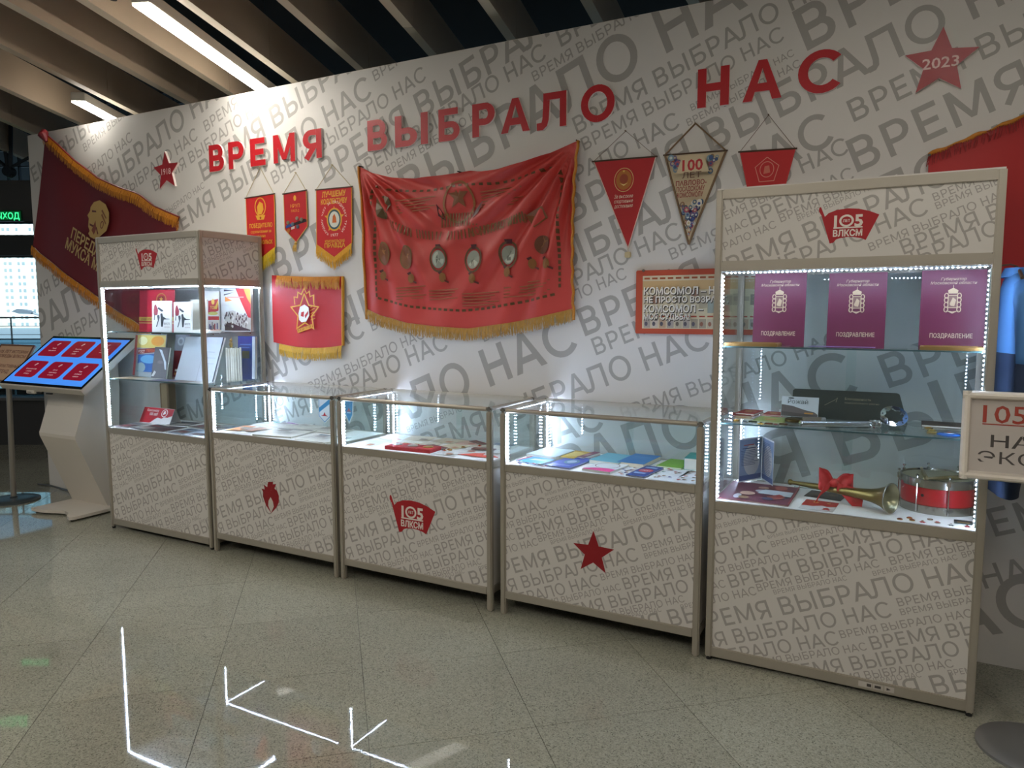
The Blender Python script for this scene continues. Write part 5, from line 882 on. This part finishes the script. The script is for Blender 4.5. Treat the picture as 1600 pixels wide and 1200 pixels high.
t = thing('souvenir_badge', 'large round blue and silver badge at the right end of the lower shelf', 'badge', (3.065, .13, F2)); MB().lathe([(0, .006), (.03, .006), (.04, .003), (.042, 0)], n=28).build('blue_disc', mat('#2458a0', .2), t, smooth=2, world=False); MB().lathe([(0, .0085), (.016, .008), (.018, .006)], n=18).build('silver_centre', mat('#c0c4c8', .25, .6), t, world=False); MB().bbox(-.006, .006, -.006, .006, .0085, .0095, .001).build('red_enamel', mat('#b02a34', .3), t, world=False)
flat('album', 'flat brown leather album at the back right of the lower shelf', 'album', 3.06, .30, F2, .17, .13, .009, '#4a3626', [('r', -.06, .02, .06, .024, '#8a6a3a'), ('e', 0, .07, .03, .02, '#2c2018')], 0)
# deck
lf = thing('folded_leaflet', 'three fold blue and white leaflet standing upright on the right cabinet deck', 'leaflet', (2.32, .43, DK5 + .0055))
for a, b in (((-.078, -.058), (0, .078)), ((.002, .078), (.075, -.055))):
    A = Vector((a[0], a[1], 0)); B = Vector((b[0], b[1], 0)); d = (B - A).normalized(); nn = Vector((d.y, -d.x, 0)); w = (B - A).length
    MB().add([A, B, B + Vector((0, 0, .205)), A + Vector((0, 0, .205)), A - nn * .0008, B - nn * .0008, B - nn * .0008 + Vector((0, 0, .205)), A - nn * .0008 + Vector((0, 0, .205))], [(0, 1, 2, 3), (7, 6, 5, 4), (0, 4, 5, 1), (3, 2, 6, 7), (0, 3, 7, 4), (1, 5, 6, 2)]).build('panel', mat('#d4d4d6', .5), lf, world=False)
    f = lambda u, v, k, A=A, d=d, nn=nn: (A.x + d.x * u + nn.x * (.0004 + k), A.y + d.y * u + nn.y * (.0004 + k), v)
    sp = [('r', .004, .006, w - .004, .199, '#8496b4'), ('e', w * .55, .10, w * .36, .075, '#c4c2c4'), ('r', .004, .006, w - .004, .03, '#44588a')] + ([('r', .03, .17, .10, .175, '#a84a50'), ('r', .02, .155, .022 + .09, .159, '#3a4468')] if a[0] < 0 else []) + textlines(.012, .145 if a[0] < 0 else .18, w * .8, 10 if a[0] < 0 else 20, .0075, '#3c4a70', h=.0022, seed=3)
    prints(lf, sp, mp=f, step=.0002, world=False)
rd = random.Random(33); sp = [('r', -.145, .005, .145, .345, '#6c3244')]
for i in range(14): x, z = rd.uniform(-.11, .11), rd.uniform(.03, .31); sp.append(('e', x, z, rd.uniform(.015, .04), rd.uniform(.02, .045), rd.choice(['#a85a52', '#8a6a4a', '#3a3450', '#c8a08a', '#5a2436', '#b8b4bc', '#7a3a3a'])))
sp += [('p', [(.0, .14), (.02, .22), (.14, .21), (.14, .12)], '#b8c0c8'), ('p', [(.07, .12), (.09, .15), (.11, .13), (.1, .1)], '#a03032'), ('r', .145, .0, .15, .35, '#9a4a50')]
flat('photo_album', 'glossy wine red photo album lying at the left of the right cabinet deck', 'album', 2.36, .05, DK5, .295, .35, .005, '#8a3c46', sp, 0)
flat('photograph', 'dark printed photograph tucked under the bugle', 'photograph', 2.615, .26, DK5, .15, .13, .0015, '#3a3434', [('e', -.03, .06, .03, .02, '#5a4c40'), ('e', .03, .08, .02, .02, '#6a5a4a'), ('r', -.06, .02, .06, .03, '#4c443c')], -8)
flat('leaflet', 'red and white leaflet with jagged red top and small figure, by the album', 'leaflet', 2.612, .045, DK5, .13, .17, .0015, '#d4d0cc', [('p', [(-.065, .06), (-.065, .165), (.065, .165), (.065, .09), (.03, .075), (.01, .085), (-.02, .06)], '#a8251f'), ('e', -.02, .13, .012, .01, '#d89a4a'), ('e', .03, .13, .008, .007, '#d89a4a'), ('p', [(.02, .04), (.035, .055), (.05, .04), (.06, .05), (.045, .03), (.055, .01), (.036, .02), (.02, .008), (.028, .03)], '#b82a26')], -4)
gs = thing('glass_stand', 'clear glass bar leaning behind the bugle', 'stand', (2.57, .44, DK5)); MB().bbox(-.09, .09, -.012, .012, 0, .028, .002).build('bar', GLASS, gs, world=False); MB().box(-.09, .09, -.013, -.0125, .0, .002).build('edge', EDGE, gs, world=False)
# bugle
BRASS = mat('#7d6a38', .28, .85, noise=.2, nscale=30)
bg_ = thing('bugle', 'tarnished brass bugle with wide bell, lying on the right cabinet deck', 'bugle', (2.70, .20, DK5)); P0 = Vector((2.475, .335, .745)); P1 = Vector((2.880, .118, .768)); dd = P1 - P0; LL = dd.length
prof = [(.010, 0), (.0085, .012), (.008, .02)] + [(.008 + .012 * (s / .3), s) for s in (.05, .1, .15, .2, .25, .3)] + [(.0225, .34), (.027, .38), (.034, .41), (.044, .435), (.057, LL - .004), (.060, LL)]
prof = [(r, s if s < LL else LL) for r, s in prof]; MB().lathe(prof, P0, dd, 32).build('tube', BRASS, bg_, smooth=True)
MB().lathe([(.060, LL), (.055, LL - .004), (.042, LL - .026), (.032, LL - .05), (.024, LL - .085), (.0, LL - .10)], P0, dd, 32).build('bell_inside', mat('#8f886a', .3, .7), bg_, smooth=True)
MB().lathe([(.0585, LL - .002), (.0615, LL), (.0615, LL + .002), (.0585, LL + .003)], P0, dd, 32).build('bell_rim', mat('#b8b4a4', .25, .9), bg_, smooth=True)
MB().lathe([(.006, -.002), (.013, -.004), (.013, .004), (.009, .01)], P0, dd, 18).build('mouthpiece', BRASS, bg_, smooth=True)
# bow on the bugle
REDC = mat('#c01820', .6)
bw = thing('ribbon_bow', 'bright red ribbon bow tied round the bugle', 'bow', (2.665, .235, .775))
def wing(s, drop, wide):
    # a fat folded loop: front and back leaf bulge apart, pinched at the knot
    def f(u, v):
        a = u * 2 * PI; r = .5 - .5 * math.cos(a); x = s * wide * r; hw = .012 + .034 * min(1, r * 1.5); y = -.010 + .022 * math.sin(a) * (.35 + r) + .006 * math.sin(9 * v + 3 * a); z = .012 + drop * r + (v - .5) * 2 * hw + .005 * math.sin(8 * r + 5 * v); return (x, y, z)
    return f
MB().grid(wing(-1, .012, .062), 32, 10).build('loop', REDC, bw, smooth=True, world=False); MB().grid(wing(1, -.004, .072), 32, 10).build('loop', REDC, bw, smooth=True, world=False)
MB().lathe([(0, .022), (.012, .02), (.017, .01), (.017, -.01), (.012, -.02), (0, -.022)], (0, -.022, .012), (.3, 1, .2), 14).build('knot', REDC, bw, smooth=True, world=False)
MB().grid(lambda u, v: (-.012 - .052 * u + .004 * math.sin(9 * u) + (v - .5) * .03 * u, -.035 - .03 * u + (v - .5) * .006, .012 - .055 * u - .014 * u * u + (v - .5) * .05 * (.4 + u)), 16, 8).build('tail', REDC, bw, smooth=True, world=False)
MB().grid(lambda u, v: (.012 + .095 * u + .01 * v * u, -.034 - .012 * u + .006 * math.sin(8 * u), .0 - .05 * u + (v - .5) * .075 * (.4 + u)), 16, 8).build('tail', REDC, bw, smooth=True, world=False)
# drum
dr = thing('drum', 'small red snare drum with chrome hoops at the right of the deck', 'drum', (3.045, .325, DK5)); R = .138
MB().lathe([(R - .004, .030), (R - .004, .105)], n=48).build('shell', mat('#a8161e', .3), dr, smooth=True, world=False)
HOOP = mat('#a8a49a', .22, .9)
MB().lathe([(R - .006, 0), (R + .002, .0), (R + .002, .032), (R - .004, .034), (R - .006, .030)], n=48).build('lower_hoop', HOOP, dr, smooth=2, world=False)
MB().lathe([(R - .004, .102), (R + .002, .104), (R + .002, .136), (R - .004, .138), (R - .006, .128)], n=48).build('upper_hoop', HOOP, dr, smooth=2, world=False)
MB().lathe([(0, .131), (R - .004, .130), (R - .004, .126)], n=48).build('drum_head', mat('#9a947c', .6, noise=.12, nscale=14), dr, world=False)
MB().lathe([(0, .004), (R - .006, .003)], n=48).build('lower_head', mat('#8a846e', .6), dr, world=False)
for k in range(8):
    a = 2 * PI * (k + .3) / 8; c, s = math.cos(a), math.sin(a); q = R + .008
    MB().cyl((q * c, q * s, .004), (q * c, q * s, .148), .0022, 8).build('tension_rod', CHROME, dr, world=False)
    lg = MB().bbox(q * c - .006, q * c + .006, q * s - .006, q * s + .006, .118, .142, .002).build('lug', CHROME, dr, world=False); MB().lathe([(.002, .148), (.006, .150), (.006, .156), (.002, .158)], (q * c, q * s, 0), (0, 0, 1), 10).build('wing_nut', CHROME, dr, world=False)
MB().lathe([(0, .002), (.006, .001), (.0065, 0)], ((R - .004) * math.cos(-2.0), (R - .004) * math.sin(-2.0), .072), (math.cos(-2.0), math.sin(-2.0), 0), 12).build('vent', DARK, dr, world=False)
MB().lathe([(0, .005), (.014, .004), (.017, 0)], ((R - .002) * math.cos(-2.75), (R - .002) * math.sin(-2.75), .10), (math.cos(-2.75), math.sin(-2.75), 0), 14).build('strainer', mat('#a03a44', .3, .5), dr, world=False)
WOODM = mat('#6e5f3a', .5, noise=.15, nscale=20)
def stick(label, a, b):
    t = thing('drumstick', label, 'drumstick', a, group='drumsticks'); d = Vector(b) - Vector(a); L = d.length
    MB().lathe([(0, 0), (.0075, .002), (.0085, .02), (.008, L * .6), (.0045, L * .93), (.003, L * .95)], (0, 0, 0), d, 12).build('shaft', WOODM, t, smooth=True, world=False); MB().lathe([(.003, L * .95), (.006, L * .97), (.005, L * .99), (0, L)], (0, 0, 0), d, 12).build('tip', mat('#cbbf98', .5), t, smooth=True, world=False)
ZH = DK5 + .131
stick('drumstick lying across the drum towards the back', (3.00, .195, ZH + .012), (2.985, .43, ZH + .0085))
stick('drumstick lying across the drum towards the right', (3.155, .31, ZH + .012), (2.99, .20, ZH + .0095))
for i, (x, y, c, r, s, lab) in enumerate(((2.915, .06, '#6a2a22', '#a87a4a', 'round', 'first loose badge in the row before the drum, from the left'), (2.948, .095, '#a8482a', '#c89a5a', 'round', 'upper badge of the touching pair before the drum'), (2.957, .066, '#7a2c22', '#b0884a', 'round', 'lower badge of the touching pair before the drum'), (2.992, .056, '#a82a30', '#c0a080', 'star', 'tiny red star pin in the row before the drum'), (3.018, .108, '#b8a090', '#c8b8a0', 'round', 'ring shaped badge nearest the drum'), (3.042, .072, '#b03a3a', '#d8ccc0', 'round', 'red badge with shining centre before the drum'), (3.086, .058, '#8a8a86', '#d8dcdc', 'star', 'silver star badge near the deck corner'), (3.138, .066, '#8a2430', '#b06a60', 'star', 'dark red star badge at the deck corner'))): badge(lab, x, y, DK5, c, r, .0105, s, 'loose badges before the drum')
t = thing('plaque', 'small dark green plaque at the right deck corner', 'plaque', (3.128, .12, DK5)); MB().bbox(-.03, .03, -.022, .022, 0, .005, .001).build('plate', mat('#26302e', .4), t, world=False); MB().box(-.02, .02, -.019, -.012, .005, .0055).build('gilt_line', GOLD, t, world=False)
# ---------------------------------------------------------------- touch kiosk
KW = mat('#cfc8bd', .45)
kk = thing('touch_kiosk', 'white zigzag touch screen kiosk left of the display cabinets', 'kiosk', (-2.63, .2, 0))
mb = MB(); L = [(-2.86, -.03), (-2.80, -.035), (-2.70, -.02), (-2.60, .02), (-2.54, .035), (-2.47, .02), (-2.40, -.035), (-2.34, -.055), (-2.32, -.03), (-2.32, .52), (-2.34, .54), (-2.84, .54), (-2.86, .52)]
n = len(L); mb.add([(x, y, z) for z in (.014, .036) for x, y in L], [tuple(range(n - 1, -1, -1)), tuple(range(n, 2 * n))] + [(i, (i + 1) % n, n + (i + 1) % n, n + i) for i in range(n)]); mb.build('base_plate', KW, kk)
for x, y in ((-2.83, .0), (-2.36, -.02), (-2.83, .5), (-2.36, .5)): MB().cyl((x, y, 0), (x, y, .014), .012, 10).build('foot', DARK, kk)
prof = [(.275, .036), (.06, .575), (.058, .60), (.068, .625), (.128, .80), (.15, .93), (.42, 1.17), (.42, .9), (.40, .60), (.46, .30), (.47, .036)]
n = len(prof); mb = MB(); mb.add([(x, y, z) for x in (-2.85, -2.40) for y, z in prof], [tuple(range(n)), tuple(range(2 * n - 1, n - 1, -1))] + [(i, n + i, n + (i + 1) % n, (i + 1) % n) for i in range(n)]); mb.build('column', KW, kk)
th = math.atan2(.355, .44); mb = MB(); SL = .565; sx0, sx1 = -3.21, -2.17
def scr(u, v, k=0.0):   # u across, v up the slope, k out of the glass
    return (u, -.02 + v * math.cos(th) - k * math.sin(th), .955 + v * math.sin(th) + k * math.cos(th))
q = [scr(x, v, k) for k in (-.045, 0) for x, v in ((sx0, 0), (sx1, 0), (sx1, SL), (sx0, SL))]
mb.add(q, [(3, 2, 1, 0), (4, 5, 6, 7), (0, 1, 5, 4), (1, 2, 6, 5), (2, 3, 7, 6), (3, 0, 4, 7)]); mb.build('screen_case', mat('#c2bcb2', .4), kk)
mb = MB(); q = [scr(x, v, k) for k in (0, .003) for x, v in ((sx0 + .006, .012), (sx1 - .006, .012), (sx1 - .006, SL - .006), (sx0 + .006, SL - .006))]
mb.add(q, [(4, 5, 6, 7), (0, 1, 5, 4), (1, 2, 6, 5), (2, 3, 7, 6), (3, 0, 4, 7)]); gl = mb.build('bezel', mat('#15171c', .2), kk)
SB = mat('#3d7ad0', .25, emit=.62); ST = mat('#7a1428', .25, emit=.42); STX = mat('#c8b0b8', .3, emit=.4)
mb = MB(); mb.add([scr(x, v, .0034) for x, v in ((sx0 + .03, .035), (sx1 - .03, .035), (sx1 - .03, SL - .03), (sx0 + .03, SL - .03))], [(0, 1, 2, 3)]); mb.build('lit_screen', SB, kk)
ew, eh = (sx1 - sx0 - .06), SL - .065
names = [['Герои', 'комсомола'], ['Трудовые', 'подвиги', 'страны'], ['Военная', 'слава'], ['Комсомольские', 'стройки', 'области'], ['105 лет', 'комсомолу', 'истории'], ['Наш', 'районный', 'комитет']]
for r in range(2):
    for c in range(3):
        u0 = sx0 + .03 + ew * (.045 + c * .318); u1 = u0 + ew * .265; v0 = .035 + eh * (.11 + (1 - r) * .47); v1 = v0 + eh * .36; rr = .03; P = []
        for (cx, cy, a0) in ((u1 - rr, v1 - rr, 0), (u0 + rr, v1 - rr, 90), (u0 + rr, v0 + rr, 180), (u1 - rr, v0 + rr, 270)): P += [(cx + rr * math.cos(math.radians(a0 + 22.5 * i)), cy + rr * math.sin(math.radians(a0 + 22.5 * i))) for i in range(5)]
        mb = MB(); mb.add([scr(a, b_, .0037) for a, b_ in P], [tuple(range(len(P)))]); tl = mb.build('menu_tile', ST, kk)
        mb = MB()
        for i, w_ in enumerate(names[r * 3 + c]): flat_polys(mb, text_polys(w_, (u0 + u1) / 2, v0 + .085 - i * .026, .012, align='C'), lambda u, v: scr(u, v, .004))
        flat_polys(mb, stroke([((u0 + u1) / 2 - .012, v1 - .05), ((u0 + u1) / 2, v1 - .03), ((u0 + u1) / 2 + .014, v1 - .028), ((u0 + u1) / 2 - .004, v1 - .055)], .004), lambda u, v: scr(u, v, .004)); mb.build('tile_words', STX, tl)
for x in (-2.84, -2.72, -2.60): MB().bbox(x - .03, x + .03, .0, .02, .905, .915, .002).build('vent_slot', DARK, kk)
MB().bbox(-2.88, -2.78, .0, .06, .90, .925, .003).build('card_slot', KW, kk)

# ---------------------------------------------------------------- sign stands
def sign_base(t, x, y, z1, r, lean=(0, 0), pr=.02, m=None):
    m = m or mat('#8a8a8a', .35, .6)
    MB().lathe([(0, .022), (r * .5, .021), (r - .012, .016), (r, .010), (r, 0), (0, 0)], (x, y, 0), n=40).build('base_disc', m, t, smooth=2)
    MB().cyl((x, y, .02), (x + lean[0], y + lean[1], z1), pr, 18).build('pole', mat('#9a958c', .35, .5), t, smooth=2); MB().lathe([(pr + .008, .02), (pr + .008, .03), (pr, .036)], (x, y, 0), n=20).build('collar', m, t)
sl_ = thing('sign_stand', 'sign stand with tilted brown text panel at the left picture edge', 'sign', (-3.36, .11, 0)); sign_base(sl_, -3.36, .11, .99, .185, (-.015, .03), m=mat('#5c6468', .3, .5))
th2 = math.atan2(.282, .176)
def sp_(u, v, k=0.0): return (u, .098 + v * math.cos(th2) - k * math.sin(th2), .955 + v * math.sin(th2) + k * math.cos(th2))
def slab(name, x0, x1, v0, v1, k0, k1, m, parent):
    mb = MB(); q = [sp_(x, v, k) for k in (k0, k1) for x, v in ((x0, v0), (x1, v0), (x1, v1), (x0, v1))]; mb.add(q, [(3, 2, 1, 0), (4, 5, 6, 7), (0, 1, 5, 4), (1, 2, 6, 5), (2, 3, 7, 6), (3, 0, 4, 7)]); return mb.build(name, m, parent)
slab('backing', -3.70, -3.22, 0, .332, -.012, 0, mat('#a8a49c', .4, .4), sl_); slab('text_sheet', -3.69, -3.23, .012, .320, 0, .002, mat('#c8a688', .6), sl_)
for a in ((-3.70, -3.22, 0, .012), (-3.70, -3.22, .32, .332), (-3.70, -3.69, .012, .32), (-3.23, -3.22, .012, .32)): slab('frame_bar', *a, 0, .008, mat('#6e4a36', .5), sl_)
mb = MB()
for s, v, h in (('105 ЛЕТ ИСТОРИИ', .255, .026), ('ПОБЕДЫ ВЛКСМ', .215, .026), ('ИНТЕРАКТИВНЫЙ', .125, .026), ('СТЕНД', .075, .030)): flat_polys(mb, text_polys(s, -3.46, v, h, bold=.03, align='C', width=.40 if len(s) > 6 else .16), lambda u, v_: sp_(u, v_, .0025))
mb.build('lettering', mat('#6e3a2c', .6), sl_)

sr = thing('sign_stand', 'sign stand with cream snap frame under glossy film at the right picture edge', 'sign', (3.35, -.15, 0)); sign_base(sr, 3.36, -.15, .96, .175, (0, 0), .024)
fx0, fx1, fz0, fz1 = 3.088, 3.68, .937, 1.234; fy = -.19; CREAM = mat('#ded6ca', .35)
def frm(u, v, k=0.0): return (u, fy + (v - fz0) * .12 - k, v)
def fbar(x0, x1, z0, z1):
    mb = MB(); prof = [(0, -.012), (0, .004), (.006, .013), (.014, .016), (.022, .013), (.027, .004), (.027, -.012)]
    horiz = (x1 - x0) > (z1 - z0); vs = []
    for e in (0, 1):
        for a, k in prof: vs.append(frm((x0 + a) if not horiz else (x0 if e == 0 else x1), (z0 if e == 0 else z1) if not horiz else z0 + a, k))
    n = len(prof); mb.add(vs, [(i, (i + 1) % n, n + (i + 1) % n, n + i) for i in range(n)] + [tuple(range(n - 1, -1, -1)), tuple(range(n, 2 * n))]); mb.build('frame_bar', CREAM, sr)
fbar(fx0, fx0 + .027, fz0, fz1); fbar(fx1 - .027, fx1, fz0, fz1); fbar(fx0, fx1, fz0, fz0 + .027); fbar(fx0, fx1, fz1 - .027, fz1)
mb = MB(); q = [frm(x, z, k) for k in (-.012, -.008) for x, z in ((fx0, fz0), (fx1, fz0), (fx1, fz1), (fx0, fz1))]; mb.add(q, [(3, 2, 1, 0), (4, 5, 6, 7), (0, 1, 5, 4), (1, 2, 6, 5), (2, 3, 7, 6), (3, 0, 4, 7)]); mb.build('backing', mat('#b8b4ac', .4), sr)
mb = MB(); mb.add([frm(x, z, -.004) for x, z in ((fx0 + .02, fz0 + .02), (fx1 - .02, fz0 + .02), (fx1 - .02, fz1 - .02), (fx0 + .02, fz1 - .02))], [(0, 1, 2, 3)]); mb.build('paper', mat('#d8d0ca', .7), sr)
for nm, s, x, z, h, col, w in (('red_number', '105', 3.149, 1.130, .058, '#b8402e', .125), ('lettering', 'НАЧАЛО', 3.175, 1.048, .039, '#4a4644', .37), ('lettering', 'ЭКСКУРСИИ', 3.14, .993, .039, '#4a4644', .50)):
    mb = MB(); flat_polys(mb, text_polys(s, x, z, h, bold=(.0 if s.startswith('ЭКС') else .012), width=w), lambda u, v: frm(u, v, -.0034)); mb.build(nm, mat(col, .6), sr)
mb = MB(); mb.add([frm(x, z, -.0034) for x, z in ((3.149, 1.122), (3.62, 1.122), (3.62, 1.126), (3.149, 1.126))], [(0, 1, 2, 3)]); mb.build('red_rule', mat('#b8402e', .6), sr)
mb = MB().grid(lambda u, v: frm(fx0 + .022 + u * (fx1 - fx0 - .044), fz0 + .022 + v * (fz1 - fz0 - .044), .013 + .006 * math.sin(5.2 * u + 1.6 * v + .6) * math.sin(PI * v) + .004 * math.sin(9 * u - 4 * v)), 40, 24)
mb.build('glossy_film', glass_mat('glossy_film', (.94, .94, .94), .13), sr, smooth=True)

# ---------------------------------------------------------------- blue jacket hanging beside the right cabinet
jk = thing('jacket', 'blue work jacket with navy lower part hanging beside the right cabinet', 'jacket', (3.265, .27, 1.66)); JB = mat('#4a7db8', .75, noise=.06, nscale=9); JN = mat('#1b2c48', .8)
sec = [(1.655, .015, .045), (1.645, .028, .08), (1.62, .040, .15), (1.585, .048, .195), (1.53, .052, .215), (1.45, .054, .215), (1.35, .054, .21)]
def body(secs, nm, m, f=0.0):
    mb = MB(); n = 36; vs = []
    for z, a, b_ in secs:
        for i in range(n):
            t_ = 2 * PI * i / n; w = 1 + .10 * math.sin(6 * t_ + 9 * z) * min(1, (1.66 - z) * 4); vs.append((3.262 + a * w * math.cos(t_), .27 + b_ * (1 + .03 * math.sin(5 * t_ + z * 11)) * math.sin(t_), z))
    mb.add(vs, [(k * n + i, k * n + (i + 1) % n, (k + 1) * n + (i + 1) % n, (k + 1) * n + i) for k in range(len(secs) - 1) for i in range(n)]); mb.build(nm, m, jk, smooth=True)
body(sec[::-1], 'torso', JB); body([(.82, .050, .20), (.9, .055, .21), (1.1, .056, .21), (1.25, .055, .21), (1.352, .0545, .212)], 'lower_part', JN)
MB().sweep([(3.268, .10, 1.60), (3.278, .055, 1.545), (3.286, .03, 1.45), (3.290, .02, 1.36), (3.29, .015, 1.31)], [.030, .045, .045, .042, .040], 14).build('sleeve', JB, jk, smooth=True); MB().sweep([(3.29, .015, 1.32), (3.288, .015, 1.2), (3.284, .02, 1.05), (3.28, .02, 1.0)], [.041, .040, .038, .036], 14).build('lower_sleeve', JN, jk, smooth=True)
MB().sweep([(3.262, .43, 1.60), (3.268, .472, 1.52), (3.268, .475, 1.2), (3.262, .47, 1.02)], [.03, .035, .035, .032], 12).build('sleeve', JB, jk, smooth=True)
MB().grid(lambda u, v: (3.262 + .042 * math.cos(u * 2 * PI) * (1 + .3 * v), .27 + .075 * math.sin(u * 2 * PI) * (1 + .2 * v), 1.665 - .035 * v), 24, 4).build('collar', JB, jk, smooth=True)
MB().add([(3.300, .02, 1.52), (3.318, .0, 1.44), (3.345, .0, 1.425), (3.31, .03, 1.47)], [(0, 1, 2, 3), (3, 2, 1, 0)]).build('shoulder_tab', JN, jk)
MB().sweep([(3.262, .10, 1.622), (3.262, .20, 1.655), (3.262, .27, 1.668), (3.262, .34, 1.655), (3.262, .44, 1.622)], .006, 8).sweep([(3.262, .27, 1.655), (3.262, .27, 1.672), (3.24, .27, 1.68), (3.205, .27, 1.676)], .003, 6).build('hanger', mat('#5a4632', .5), jk)
